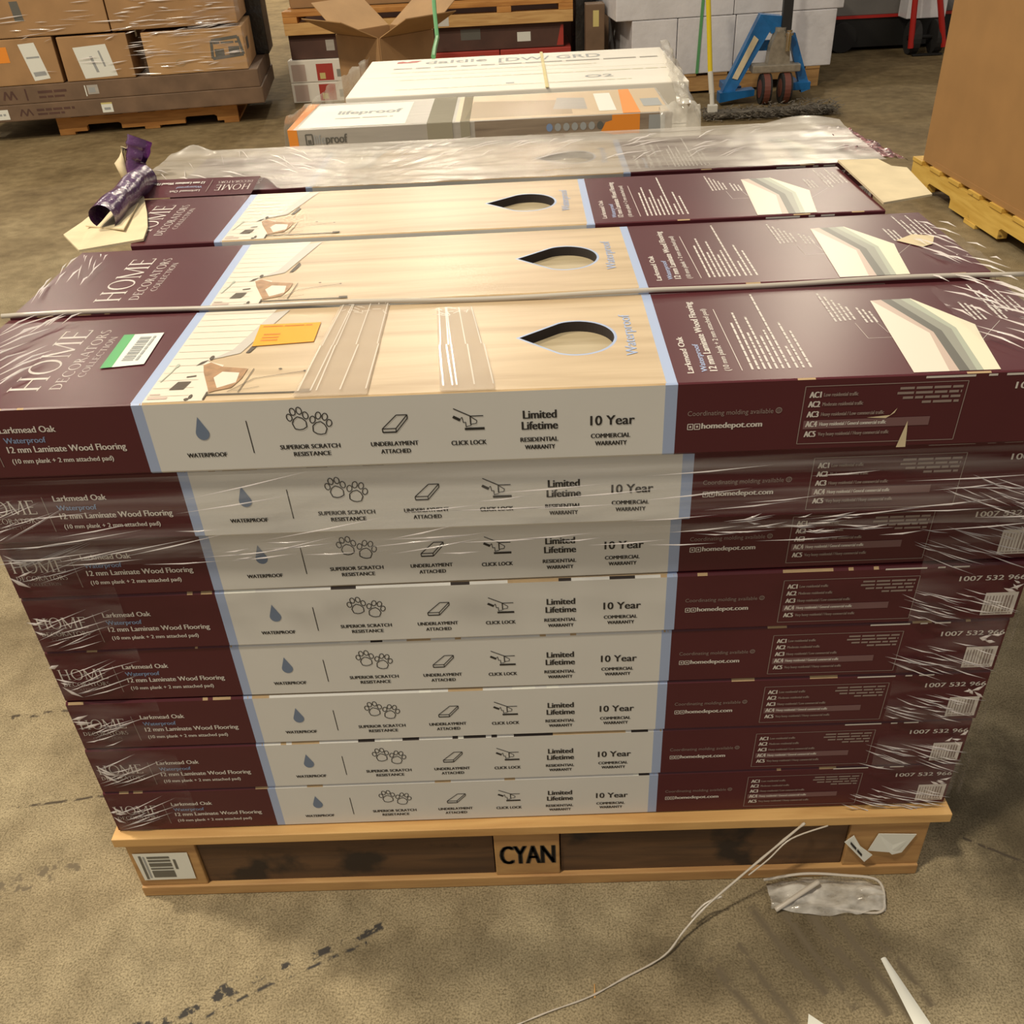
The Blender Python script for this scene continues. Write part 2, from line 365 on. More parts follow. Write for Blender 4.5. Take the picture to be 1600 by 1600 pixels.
# ------------------------------------------------------------------ flooring cartons
BL, BW = 1.24, 0.250
Z0 = 0.147; PITCH = 0.0927388
HX = BL / 2
def tear_loop():
    cx, cy, r = .7150, .1260, .0440; tip = (.6500, .1300); pts = [tip]
    for a in range(-118, 119, 8): pts.append((cx + r * math.cos(R(a)) * .98, cy + r * math.sin(R(a)) * 1.03))
    return pts
TEAR = tear_loop()
def ray_hit(poly, c, a):
    d = (math.cos(a), math.sin(a)); best = 0
    n = len(poly)
    for i in range(n):
        p, q = poly[i], poly[(i + 1) % n]; e = (q[0] - p[0], q[1] - p[1]); den = d[0] * e[1] - d[1] * e[0]
        if abs(den) < 1e-12: continue
        w = (p[0] - c[0], p[1] - c[1]); t = (w[0] * e[1] - w[1] * e[0]) / den; s_ = (w[0] * d[1] - w[1] * d[0]) / den
        if t > 0 and -1e-6 <= s_ <= 1 + 1e-6: best = max(best, t)
    return (c[0] + d[0] * best, c[1] + d[1] * best)
FR = [(0, .2429, 'maroon'), (.2429, .2545, 'blue'), (.2545, .8005, 'white'), (.8005, .8132, 'blue'), (.8132, BL, 'maroon')]
TP = [(0, .2420, 'maroon'), (.2420, .2540, 'blue'), (.2540, .8016, 'oakprint'), (.8016, .8128, 'blue'), (.8128, BL, 'maroon')]
def carton_mesh(name, h, cb, ct, hole, rip=None, seed=0):
    mb = MB(); cy = .0025
    for side in (0, 1):
        y = 0 if side == 0 else BW; yi = cy if side == 0 else BW - cy; sg = 1 if side == 0 else -1
        for x0, x1, k in FR:
            a, b = x0 - HX, x1 - HX
            q = [(a, y, cb), (b, y, cb), (b, y, h - ct), (a, y, h - ct)]; mb.poly(q[::sg], k)
            q = [(a, yi, 0), (b, yi, 0), (b, y, cb), (a, y, cb)]; mb.poly(q[::sg], k)
            n = 70; r_ = random.Random(int(x0 * 100) + side + seed * 977); kk = k
            for i in range(n):
                u0 = a + (b - a) * i / n; u1 = a + (b - a) * (i + 1) / n
                if r_.random() < .35: kk = k if r_.random() < .72 else r_.choice(('card', 'dark', 'card', 'paper') if k == 'white' else (k, k, 'card'))
                if ct < .002 and k == 'white': kk = 'card'
                q = [(u0, y, h - ct), (u1, y, h - ct), (u1, yi, h), (u0, yi, h)]; mb.poly(q[::sg], kk)
    for x0, x1, k in TP:
        a, b = x0 - HX, x1 - HX
        if hole and k == 'oakprint': continue
        mb.quad((a, cy, h), (b, cy, h), (b, BW - cy, h), (a, BW - cy, h), k)
    for sg, x in ((1, -HX), (-1, HX)):
        q = [(x, cy, 0), (x, 0, cb), (x, 0, h - ct), (x, cy, h), (x, BW - cy, h), (x, BW, h - ct), (x, BW, cb), (x, BW - cy, 0)]
        mb.poly(q[::sg], 'maroon')
    mb.quad((-HX, cy, 0), (-HX, BW - cy, 0), (HX, BW - cy, 0), (HX, cy, 0), 'maroon')
    if hole:
        c = (.712, .126); rc = [(.2540, cy), (.8016, cy), (.8016, BW - cy), (.2540, BW - cy)]
        ang = [2 * PI * i / 64 for i in range(64)] + [math.atan2(p[1] - c[1], p[0] - c[0]) % (2 * PI) for p in rc + [TEAR[0]]]
        ang = sorted(set(round(a, 5) for a in ang)); n = len(ang)
        big = [(c[0] + (x - c[0]) * 1.07 , c[1] + (y - c[1]) * 1.07) for x, y in TEAR]
        O = [ray_hit(rc, c, a) for a in ang]; B = [ray_hit(big, c, a) for a in ang]; I = [ray_hit(TEAR, c, a) for a in ang]
        p3 = lambda p, z: (p[0] - HX, p[1], z)
        for i in range(n):
            j = (i + 1) % n
            mb.quad(p3(B[i], h), p3(O[i], h), p3(O[j], h), p3(B[j], h), 'oakprint')
            mb.quad(p3(I[i], h), p3(B[i], h), p3(B[j], h), p3(I[j], h), 'blue')
            mb.quad(p3(I[i], h - .013), p3(I[i], h), p3(I[j], h), p3(I[j], h - .013), 'dark')
    if rip:
        mb.v = [((x, y, z) if x > -HX + .13 else (-HX + rip[0] + (rip[1] - rip[0]) * y / BW + .006 * noise.noise((y * 40, z * 20, 1)), y, z)) for x, y, z in mb.v]
    return mb.mesh(name)
def front_print(h, cb):
    mb = MB(); P = Print(mb, lambda u, v, l: (u - HX, -.0004 - l, v + cb))
    iw = 'inkwhite'
    P.put(serif('HOME', .0065, .0718, .0385, .0185), iw); P.put(serif('DECORATORS', .0070, .0700, .0262, .0070), iw)
    P.put(serif('COLLECTION', .0180, .0590, .0180, .0042), 'inkdim')
    P.put(line(.0819, .0610, .0838, .0130, .0009), 'inkdim')
    P.put(fit('Larkmead Oak', .0945, .1550, .0545, .0075, .0003), iw); P.put(fit('Waterproof', .0952, .1405, .0420, .0068, .0002), 'inkblue')
    P.put(fit('12 mm Laminate Wood Flooring', .0950, .2244, .0302, .0078, .0003), iw); P.put(fit('(10 mm plank + 2 mm attached pad)', .0955, .2069, .0168, .0058, .0002), iw)
    # white panel: water drop, paws, plank, click lock
    drop = [(.3096, .0655)] + [(.3110 + .0072 * math.cos(R(a)), .0455 + .0080 * math.sin(R(a))) for a in range(28, -209, -16)]
    P.put([(drop, [tuple(range(len(drop)))])], 'icon')
    ik = 'ink'
    P.put(fit('WATERPROOF', .2883, .3315, .0165, .0052, .0003), ik); P.put(line(.3601, .0590, .3612, .0194, .0010), ik)
    def paw(cx, cy, t):
        co, si = math.cos(R(t)), math.sin(R(t))
        def tr(it): return [([(cx + u * co - v * si, cy + u * si + v * co) for u, v in vs], fs) for vs, fs in it]
        w = .0011
        pad = [(-.0075, -.001), (-.0045, .0035), (0, .006), (.0045, .0035), (.0075, -.001), (.0065, -.0075), (.002, -.0095), (-.002, -.0095), (-.0065, -.0075)]
        P.put(tr(path(pad, w, True)), ik)
        for x, y in ((-.0085, .0065), (-.0032, .0125), (.0038, .0125), (.009, .0060)): P.put(tr(ring(x, y, .0034, .0048, w, w, 0, 360, 12)), ik)
    paw(.4160, .0555, 8); paw(.4375, .0490, -14)
    P.put(fit('SUPERIOR SCRATCH', .3907, .4553, .0225, .0052, .0003), ik); P.put(fit('RESISTANCE', .4040, .4440, .0135, .0052, .0003), ik)
    a, b, c, d = (.5030, .0430), (.5175, .0430), (.5310, .0590), (.5195, .0590)
    P.put(path([a, b, c, d], .0011, True), ik); P.put(path([a, (.5032, .0385), (.5175, .0385), (.5308, .0545), c], .0011), ik); P.put(path([b, (.5175, .0385)], .001), ik)
    P.put([([(.5032, .0380), (.5175, .0380), (.5172, .0396), (.5034, .0396)], [(0, 1, 2, 3)])], ik)
    P.put(fit('UNDERLAYMENT', .4888, .5395, .0222, .0052, .0003), ik); P.put(fit('ATTACHED', .4985, .5305, .0128, .0052, .0003), ik)
    P.put(path([(.5800, .0640), (.5975, .0545), (.6110, .0545)], .0011), ik); P.put(line(.5790, .0545, .5865, .0500, .0032), ik)
    P.put(path([(.5870, .0520), (.5885, .0535), (.5895, .0470), (.5920, .0475), (.5920, .0420), (.5965, .0430), (.5985, .0450), (.6030, .0455), (.6040, .0490), (.6000, .0520), (.5975, .0540)], .0008), ik)
    P.put(rect(.5905, .6115, .0378, .0408), ik); P.put(rect(.5965, .5978, .0445, .0545), ik)
    P.put(fit('CLICK LOCK', .5751, .6125, .0200, .0054, .0003), ik)
    P.put(fit('Limited', .6529, .6876, .0490, .0095, .0005), ik); P.put(fit('Lifetime', .6512, .6888, .0358, .0095, .0005), ik)
    P.put(fit('RESIDENTIAL', .6490, .6890, .0210, .0052, .0003), ik); P.put(fit('WARRANTY', .6535, .6855, .0117, .0052, .0003), ik)
    P.put(fit('10 Year', .7235, .7696, .0380, .0112, .0004), ik)
    P.put(fit('COMMERCIAL', .7240, .7655, .0225, .0052, .0003), ik); P.put(fit('WARRANTY', .7285, .7620, .0133, .0052, .0003), ik)
    # maroon right end
    P.put(fit('Coordinating molding available', .8250, .9140, .0448, .0056), 'inkdim'); P.put(ring(.9195, .0478, .0034, .0036, .0008, .0008), 'inkdim'); P.put(fit('@', .9175, .9215, .0462, .0040), 'inkdim')
    for x in (.8258, .8330): P.put(path([(x, .0285), (x + .0055, .0285), (x + .0055, .0350), (x, .0350)], .0009, True), iw); P.put(rect(x + .0018, x + .0037, .0305, .0330), iw)
    P.put(fit('homedepot.com', .8405, .9036, .0292, .0066, .0004), iw)
    P.put(path([(.9442, .0740), (1.1091, .0740), (1.1075, .0052), (.9430, .0062)], .0009, True), 'inkdim')
    P.put(rect(.9470, 1.0780, .0240, .0342), 'mauve')
    for i, (v, t, x1) in enumerate(((.0610, 'Low residential traffic', .9990), (.0500, 'Moderate residential traffic', 1.0055), (.0382, 'Heavy residential / Low commercial traffic', 1.0290), (.0265, 'Heavy residential / General commercial traffic', 1.0330), (.0145, 'Very heavy residential / Heavy commercial traffic', 1.0380))):
        P.put(fit('AC%d' % (i + 1), .9495, .9610, v, .0068, .0005), iw, .0002); P.put(fit(t, .9640, x1, v + .0010, .0042, .0002), 'inkdim' if i != 3 else iw, .0002)
    for i, (x0, x1) in enumerate(((1.0410, 1.1050), (1.0390, 1.1045), (1.0455, 1.1040), (1.0660, 1.1035))): P.put(greek(x0, x1, .0680 - i * .0055, .0028, 5 + i), 'inkdim')
    P.put(fit('1007 532 966', 1.1583, 1.2385, .0630, .0075, .0003), iw)
    P.put(rect(1.1960, 1.2362, .0060, .0425), iw)
    rr = random.Random(4)
    for i in range(9):
        x = 1.1985 + i * .0038; w = rr.uniform(.0008, .0024); P.put(rect(x, x + w, .0115, .0375), 'inkdim', .0002)
    P.put(greek(1.199, 1.233, .0088, .0016, 3), 'inkdim', .0002)
    for x0, x1 in ((1.065, 1.115), (1.128, 1.137), (1.146, 1.166)): P.put(rect(x0, x1, h - cb * 2 - .0012, h - cb * 2 + .0012), iw)
    return mb.mesh('front_printing')
def top_print(h):
    mb = MB(); P = Print(mb, lambda u, v, l: (u - HX, v, h + .0003 + l)); iw = 'inkwhite'
    def tx(it, u): return [([(u + a, b) for a, b in vs], fs) for vs, fs in rot_up(it)]
    P.put(tx(serif('HOME', .040, .207, 0, .034), .1262), iw); P.put(tx(serif('DECORATORS', .042, .203, 0, .0125), .1505), iw)
    P.put(tx(serif('COLLECTION', .072, .181, 0, .0078), .1650), iw)
    rm = MB(); T_ = P; P = Print(rm, lambda u, v, l: (u - HX, v, h + .0003 + l))
    # room photograph: white plank wall, grey ledge, patterned chair, dark cushions, thin table
    wallp = [(.2542, .003), (.318, .003), (.3185, .0885), (.2978, .0994), (.318, .1275), (.333, .19), (.3435, .2418), (.3445, .247), (.2542, .247)]
    P.put([(wallp, [tuple(range(len(wallp)))])], 'roomwhite')
    for i in range(13):
        v = .016 + i * .0185; x1 = .30 if v < .1 else .318 + (v - .1275) * .22
        P.put(rect(.2560, x1, v, v + .0009), 'roomline', .0002)
    P.put([([(.300, .104), (.3185, .1275), (.342, .235), (.362, .244), (.338, .150), (.330, .118)], [tuple(range(6))])], 'roomgrey', .0003)
    P.put([([(.336, .118), (.341, .118), (.3475, .146), (.343, .158)], [(0, 1, 2, 3)])], 'inkbrown', .0004)
    ch = [(.3205, .0200), (.3010, .0700), (.2955, .0890), (.3020, .0960), (.3190, .0830), (.3490, .0760), (.3480, .0520), (.3420, .0300), (.3260, .0240)]
    P.put([(ch, [tuple(range(len(ch)))])], 'chair', .0004)
    se = [(.3265, .0300), (.3160, .0560), (.3220, .0700), (.3420, .0660), (.3440, .0420)]
    P.put([(se, [tuple(range(5))])], 'roomwhite', .0006)
    P.put(path([(.3185, .0150), (.4300, .0140)], .0028) + path([(.3185, .0040), (.3185, .0220)], .0018) + rect(.4190, .4300, .0125, .0200), 'inkbrown', .0007)
    P.put(path([(.352, .018), (.356, .075)], .0009) + path([(.340, .020), (.362, .050), (.414, .064)], .0009) + path([(.346, .022), (.372, .030)], .0007), 'inkbrown', .0007)
    P.put(disc(.4145, .0645, .0016, .0016) + disc(.386, .072, .002, .0016), 'inkbrown', .0007)
    P.put([([(.2745, .0300), (.2900, .0300), (.2935, .0490), (.2790, .0490)], [(0, 1, 2, 3)])], 'inkbrown', .0005)
    P.put([([(.287, .088), (.294, .094), (.298, .103), (.291, .098)], [(0, 1, 2, 3)])] + disc(.3, .108, .0025, .006) + [([(.2850, .0585), (.2950, .0610), (.2950, .0640), (.2850, .0615)], [(0, 1, 2, 3)])] + disc(.3030, .0125, .0020, .0050) + disc(.3000, .0065, .0025, .0030), 'inkbrown', .0005)
    P.put(path([(.2590, .050), (.2640, .075), (.2655, .092)], .0016) + disc(.266, .09, .002, .005), 'ggrey', .0005)
    P.put(rect(.2570, .2780, .0090, .0140) + rect(.2570, .2680, .0190, .0215), 'pink', .0004)
    P = T_
    P.put(tx(fit('Waterproof', .0726, .1846, 0, .0125, .0004), .7800), 'blue', .0002)
    # maroon right end
    P.put(tx(fit('Larkmead Oak', .0231, .1151, 0, .0068, .0004), .8330), iw); P.put(tx(fit('Waterproof', .0252, .0942, 0, .0062, .0003), .8475), 'blue')
    P.put(tx(fit('12 mm Laminate Wood Flooring', .0263, .2153, 0, .0080, .0005), .8580), iw); P.put(tx(fit('(10 mm plank + 2 mm attached pad)', .0254, .1924, 0, .0060, .0002), .8715), iw)
    P.put(line(.8834, .0245, .8810, .1905, .0009), iw)
    for i, (u, v1) in enumerate(((.8945, .150), (.9010, .178), (.9075, .120), (.9135, .165), (.9200, .110), (.9265, .125), (.9330, .232), (.9410, .080), (.9475, .145), (.9550, .120))):
        P.put(rot_up([([(s, -u - .0016 + (t) * 1) for s, t in vs], fs) for vs, fs in greek(.026, v1, .0016, .0024, 20 + i)]), iw)
    for i in range(5): P.put(rot_up([([(s, t - 1.0125 - i * .0056) for s, t in vs], fs) for vs, fs in greek(.140 + i * .001, .226 - i * .011, 0, .0024, 40 + i)]), iw)
    for i in range(3): P.put(rot_up([([(s, t - 1.0460 - i * .0056) for s, t in vs], fs) for vs, fs in greek(.134, .178 - i * .006, 0, .0024, 50 + i)]), iw)
    for i in range(5): P.put(rot_up([([(s, t - 1.166 - i * .0056 - (.012 if i > 2 else 0)) for s, t in vs], fs) for vs, fs in greek(.130, .182 - i * .004, 0, .0024, 60 + i)]), iw)
    P.put(path([(1.032, .134), (1.034, .092), (1.075, .092)], .0005) + path([(1.056, .135), (1.060, .105), (1.080, .100)], .0005) + path([(1.190, .125), (1.150, .075)], .0005), iw)
    dg = MB(); P = Print(dg, lambda u, v, l: (u - HX, v, h + .0003 + l))
    lay = [('beige1', [(1.0679, .1962), (1.0535, .0045)], [(1.0690, .1965), (1.1030, .0990), (1.0895, .0045)]),
           ('pink', [(1.0690, .1965), (1.1030, .0990), (1.0895, .0045)], [(1.0810, .1980), (1.1080, .1010), (1.0995, .0045)]),
           ('dgrey', [(1.0810, .1980), (1.1080, .1010), (1.0995, .0045)], [(1.0930, .1980), (1.1180, .1040), (1.1100, .0045)]),
           ('mgrey', [(1.0930, .1980), (1.1180, .1040), (1.1100, .0045)], [(1.1040, .1980), (1.1300, .1080), (1.1170, .0045)]),
           ('ggrey', [(1.1040, .1980), (1.1300, .1080), (1.1170, .0045)], [(1.1149, .1985), (1.1360, .1100), (1.1240, .0045)]),
           ('beige2', [(1.1149, .1985), (1.1360, .1100), (1.1240, .0045)], [(1.1160, .1985), (1.1596, .1170), (1.1539, .0859), (1.1410, .0045)])]
    for k, a, b in lay:
        pts = a + b[::-1]; P.put([(pts, [tuple(range(len(pts)))])], k, .0002)
    P = T_
    for i in range(6):
        P.put(rot_up([([(s, t - 1.196 - i * .0065) for s, t in vs], fs) for vs, fs in greek(.15, .235 - (i % 3) * .02, 0, .0022, 70 + i)]), iw)
    return mb.mesh('top_printing'), rm.mesh('room_picture'), dg.mesh('layer_diagram')
H1, H2 = .0856, .0920
ME_lows = [carton_mesh('flooring_carton', H2, .003, .003, False, seed=i) for i in range(1, 6)]; ME_low = ME_lows[0]
ME_top = carton_mesh('flooring_carton', H1, .003, .0010, True)
ME_rip = carton_mesh('flooring_carton', H1, .003, .0010, True, (.118, .052))
FP_low = front_print(H2, .003); FP_top = front_print(H1, .003)
TPm, RMm, DGm = top_print(H1)
mb = MB(); mb.box(.28 - HX, .80 - HX, .01, .24, H1 - .034, H1 - .0125, 'plank'); PLm = mb.mesh('plank')
def link(name, me, parent=None, loc=None):
    o = bpy.data.objects.new(name, me); C.objects.link(o)
    if parent: o.parent = parent
    if loc: o.location = loc
    return o
DX = [-.01164699, .01265887, .00796962, .00722271, .00503752, .00397347, .00227717, 0]
DY = [-.03120912, -.02177551, .00036766, -.00173267, .00056436, .00023632, .00091106, .00177265]
DZ = [.00068882, .00012502, -.00270046, -.0012185, -.00062307, -.00067062, -.00039294, .00186606]
YW = [-.00887223, -.00506931, .00584327, -.00046647, -.0012465, .00150467, .00396099, .00442821]
LBL = ['top carton of the front column, with green barcode sticker and orange sticker on its lid',
       'dark maroon flooring carton directly under the topmost front carton, jutting out under wrinkled film',
       'flooring carton third from the top of the front column, under the bunched film',
       'flooring carton fourth from the top of the front column, four others below it',
       'flooring carton fifth from the top of the front column, three others below it',
       'flooring carton third from the pallet deck in the front column of boxes',
       'flooring carton second from the pallet deck in the front column',
       'lowest flooring carton of the front column, resting on the pallet deck']
GF = 'flooring cartons on the pallet'
def add_carton(k, loc, rz, label, top=False, sz=1.0, front=True):
    o = link('flooring_carton', ME_top if top else ME_lows[k % 5]); o.location = loc; o.rotation_euler.z = rz; o.scale.z = sz
    tag(o, label, 'carton', GF)
    if front: link('front_printing', FP_top if top else FP_low, o)
    if top: link('top_printing', TPm, o); link('room_picture', RMm, o); link('layer_diagram', DGm, o); link('plank', PLm, o)
    return o
cartons = {}
for k in range(8, 0, -1):
    z = Z0 + (8 - k) * PITCH + DZ[k - 1] - .003
    if k == 8: z = Z0 + .0003
    if k == 1: z = .7939
    zn = .7939 if k == 2 else Z0 + (9 - k) * PITCH + DZ[k - 2] - .003
    cartons[k] = add_carton(k, (HX + DX[k - 1], DY[k - 1], z), YW[k - 1], LBL[k - 1], top=(k == 1), sz=1.0 if k == 1 else min(1.0, (zn - z - .0004) / H2))
rows = [(2, -.00951808, .2290, .0020, .00599, 'second carton lid from the front, torn white patch near its right end'),
        (3, -.05783458, .48477, .0058, .00075, 'third carton lid from the front, left end ripped open with purple curled paper'),
        (4, .02583108, .77627, .0010, -.00703, 'rearmost carton of the top layer, under a cloudy sheet of plastic')]
for r, dx, y, rz, yw, lab in rows:
    cartons['r%d' % r] = add_carton(0, (HX + dx, y, .7939), yw, lab, top=True, sz=(H1 + rz) / H1)
cartons['r3'].data = ME_rip
# cartons behind the front column (only their tops' neighbours show); they carry the upper layer
hid_y = [.2545, .509, .7635]
for yi in hid_y:
    for k in range(8, 1, -1):
        z = Z0 + (8 - k) * PITCH + DZ[k - 1] - .003 if k < 8 else Z0 + .0003
        o = link('flooring_carton', ME_low); o.location = (HX, yi, z); zn = .7939 if k == 2 else Z0 + (9 - k) * PITCH + DZ[k - 2] - .003; o.scale.z = min(1.0, (zn - z - .0004) / H2)
        tag(o, 'maroon flooring carton inside the stack, behind the front column and under the lids', 'carton', 'cartons inside the stack')

# stickers, tape and damage on individual cartons
def lidpart(k, name, items, lift=.0012, label=None):
    """items: list of (2-D shapes, material, extra lift)"""
    mb = MB(); P = Print(mb, lambda u, v, l: (u - HX, v, H1 + lift + l))
    for it, m_, l in items: P.put(it, m_, l)
    return mb.build(name, cartons[k], label=label)
q4 = lambda *p: [(list(p), [tuple(range(len(p)))])]
def lerp2(a, b, t): return (a[0] + (b[0] - a[0]) * t, a[1] + (b[1] - a[1]) * t)
st = [(.1768, .0903), (.2248, .0977), (.2200, .1857), (.1720, .1832)]
s1 = lidpart(1, 'barcode_sticker', [(q4(*st), 'paper', 0), (q4(st[0], lerp2(st[0], st[1], .27), lerp2(st[3], st[2], .27), st[3]), 'green', .0002)], label='white barcode sticker with a green edge')
mb = MB(); P = Print(mb, lambda u, v, l: (u - HX, v, H1 + .0017 + l)); rr = random.Random(3); v = .108
while v < .176:
    w = rr.uniform(.0012, .0045); P.put(rect(.1950, .2085, v, v + w), 'greyink'); v += w + rr.uniform(.001, .003)
P.put(rot_up([([(s, t - .2125) for s, t in vs], fs) for vs, fs in greek(.108, .176, 0, .003, 9)]), 'greyink')
mb.build('barcode', s1)
so = [(.3394, .1347), (.4104, .1414), (.4089, .1983), (.3349, .1977)]
lidpart(1, 'orange_sticker', [(q4(*so), 'orange', 0), (rect(.346, .366, .148, .152) + rect(.346, .366, .156, .160) + rect(.346, .366, .165, .169) + greek(.340, .400, .191, .0035, 2), 'orangedk', .0002)], label='blank bright orange sticker with faint print')
def tape_part(k, u0, u1, u2, u3, v0, v1):
    mb = MB(); rr = random.Random(int(u0 * 1000))
    mb.grid(lambda a, b: ((u0 + (u1 - u0) * a) * (1 - b) + (u2 + (u3 - u2) * a) * b - HX, v0 + (v1 - v0) * b, H1 + .0022 + .0005 * noise.noise((a * 4, b * 9, u0 * 30))), 10, 24, 'tape')
    P = Print(mb, lambda u, v, l: (u - HX, v, H1 + .0032 + l))
    for t, sk in ((.22, .03), (.30, -.02), (.62, 0), (.97, 0), (.05, .02)):
        a0 = u0 + (u1 - u0) * t; a1 = u2 + (u3 - u2) * (t + sk); P.put(line(a0, v0 + .01, (a0 + a1) / 2 + rr.uniform(-.003, .003), (v0 + v1) / 2, .0016) + line((a0 + a1) / 2, (v0 + v1) / 2, a1, v1, .0013), 'tapeshine')
    for i in range(14):
        a = u2 + (u3 - u2) * rr.random(); b = v1 - rr.random() * .03; P.put(line(a, b, a + rr.uniform(-.012, .012), b + rr.uniform(-.01, .01), .0014), 'tapeshine', .0003)
    return mb.build('clear_tape', cartons[k], smooth=True)
tape_part(1, .414, .492, .425, .487, .001, .247); tape_part(1, .568, .625, .548, .592, .001, .225)
# white flakes of torn paper on the top front carton
mb = MB(); P = Print(mb, lambda u, v, l: (u - HX, -.0008 - l, v + .003))
P.put(q4((1.0490, -.002), (1.0590, -.002), (1.0570, .018), (1.0555, .030), (1.0530, .018)), 'cream'); P.put(q4((1.012, .0355), (1.036, .0375), (1.042, .0455), (1.040, .0400), (1.032, .0340)), 'cream')
mb.build('torn_paper_flake', cartons[1], label='small white tears in the dark end panel')
# torn white patch on the second lid
lidpart('r2', 'torn_patch', [(q4((1.166, .128), (1.195, .150), (1.222, .140), (1.208, .108), (1.190, .098)), 'cream', 0)], label='cream patch where the print is torn off')
# open end of the third carton: cream card, curled purple paper, loose back panel
M['purple'] = mat('purple_curl', (.070, .018, .085), .22, .6, coat=.4, bump=.5, bump_s=40)
c3 = cartons['r3']
def rp3(x, y, z): return (x - HX + .05783, y - .48477, z - .7939)   # world -> carton (nearly unrotated)
mb = MB()
mb.prism([rp3(*p) for p in ((-.092, .598, .868), (-.022, .488, .876), (.075, .500, .884), (.062, .560, .884), (.035, .640, .884), (-.005, .745, .884), (-.070, .840, .880), (-.100, .830, .868), (-.094, .720, .862))], (0, 0, -.003), 'cream')
mb.prism([rp3(*p) for p in ((-.06, .615, .873), (.03, .545, .8845), (.005, .690, .8845), (-.06, .72, .878))], (0, 0, .002), 'cream')
mb.build('torn_card_flap', c3, label='cream torn card at the ripped end')
def curl(path_, r0, a0, a1, k, n=14, taper=1.0, seed=0):
    mb = MB(); pts = [Vector(rp3(*p)) for p in path_]
    def fn(u, v):
        s = u * (len(pts) - 1); i = min(int(s), len(pts) - 2); p = pts[i].lerp(pts[i + 1], s - i); t = (pts[i + 1] - pts[i]).normalized()
        a = t.cross(Vector((0, 0, 1)));
        if a.length < .3: a = t.cross(Vector((1, 0, 0)))
        a.normalize(); b = a.cross(t); r = r0 * (1 + (taper - 1) * u) * (1 + .22 * noise.noise((u * 5 + seed, v * 3, 1.7))) * (1 - .25 * v); g = R(a0 + (a1 - a0) * v)
        return p + (a * math.cos(g) + b * math.sin(g)) * r
    mb.grid(fn, 16, n, k); return mb
c_ = curl([(-.012, .570, .897), (-.014, .640, .900), (-.016, .720, .901), (-.016, .800, .899)], .022, -60, 230, 'purple', seed=3)
c_.build('paper_curl', c3, smooth=True, label='rolled strip of shiny purple printed paper')
c_ = curl([(-.052, .850, .885), (-.050, .862, .910), (-.040, .870, .930), (-.034, .875, .945)], .019, 0, 290, 'purple', taper=1.3, seed=9)
c_.build('paper_curl', c3, smooth=True, label='upright twist of purple paper')
mb = MB()
mb.tube([rp3(-.066, .84, .89), rp3(-.076, .855, .91), rp3(-.064, .862, .935)], [.007, .010, .006], 'cream', 8); mb.build('torn_paper_edge', c3, smooth=True)
mb = MB(); hx0, hx1 = .035, .2415
a, b, c, d = (hx0 - HX, .251, H1 + .001), (hx1 - HX, .251, H1 + .001), (hx1 + .002 - HX, .325, H1 + .0105), (hx0 + .004 - HX, .325, H1 + .0125)
mb.quad(a, b, c, d, 'maroon'); mb.quad(d, c, (c[0], c[1], c[2] - .003), (d[0], d[1], d[2] - .003), 'card')
def lp(u, v, l):
    p = Vector(a).lerp(Vector(b), u).lerp(Vector(d).lerp(Vector(c), u), v); return (p.x, p.y - l * .3, p.z + .0008 + l)
P = Print(mb, lp)
flip = lambda it: [([(1 - x, 1 - y) for x, y in vs], fs) for vs, fs in it]
P.put(flip(serif('HOME', .04, .34, .45, .30)), 'inkwhite'); P.put(flip(serif('DECORATORS', .04, .34, .24, .12)), 'inkwhite')
P.put(flip(fit('Larkmead Oak', .46, .72, .66, .11)), 'inkwhite'); P.put(flip(fit('Waterproof', .46, .68, .46, .10)), 'blue'); P.put(flip(fit('12 mm Laminate Wood Flooring', .46, .97, .22, .12, .002)), 'inkwhite')
P.put(flip(line(.40, .8, .40, .15, .005)), 'inkdim')
mb.build('loose_side_panel', c3, label='side panel folded outward, its print upside down')
mb = MB()
mb.prism([rp3(*p) for p in ((1.183, .500, .886), (1.272, .545, .882), (1.284, .690, .884), (1.262, .700, .885), (1.250, .735, .888), (1.183, .735, .889))], (0, 0, -.003), 'cream'); mb.build('end_flap', c3, label='cream inner flap sticking out of the open right end')
mb = MB(); mb.prism([(1.240 - HX, .03, H1 - .002), (1.275 - HX, .05, H1 - .004), (1.268 - HX, .085, H1 - .003), (1.240 - HX, .12, H1 - .002)], (0, 0, -.003), 'cream'); mb.build('end_flap', cartons['r4'], label='cream end flap')
mb = MB(); mb.prism([(1.24 - HX, .004, .010), (1.250 - HX, .004, .008), (1.247 - HX, .246, .008), (1.24 - HX, .246, .010)], (0, 0, .070), 'cream'); mb.build('end_flap', cartons['r2'], label='cream card edge at the right end')

# ------------------------------------------------------------------ plastic film on the stack
def fold(mb, a, b, w, nrm, k='foldglint'):
    """one narrow raised fold of film from a to b"""
    a, b = Vector(a), Vector(b); d = (b - a).normalized(); s_ = d.cross(nrm).normalized() * w / 2; m_ = (a + b) / 2 + nrm * .0015
    mb.add([a, m_ + s_, b, m_ - s_, m_ + nrm * .002], [(0, 1, 4), (1, 2, 4), (2, 3, 4), (3, 0, 4)], k)
wrap = thing('stretch_wrap', 'clear stretch film wound round the stack, bunched in a band below the top carton', 'plastic wrap', (0, 0, 0))
NF = Vector((0, -1, 0)); rr = random.Random(11)
zL2b, zL2t = Z0 + 6 * PITCH, Z0 + 7 * PITCH - .006
mb = MB()
def bandf(u, v):
    x = -.004 + 1.270 * u; z = (zL2b - .022 - .010 * math.sin(u * 5 + 1)) * (1 - v) + zL2t * v
    y = -.0285 + .0028 * noise.noise((x * 3, z * 75, .4)) + .0012 * noise.noise((x * 9, z * 190, 2.2)) + .0063 * (x - .62) * -.8
    return (x, y - .0015, z)
mb.grid(bandf, 70, 46, 'filmband')
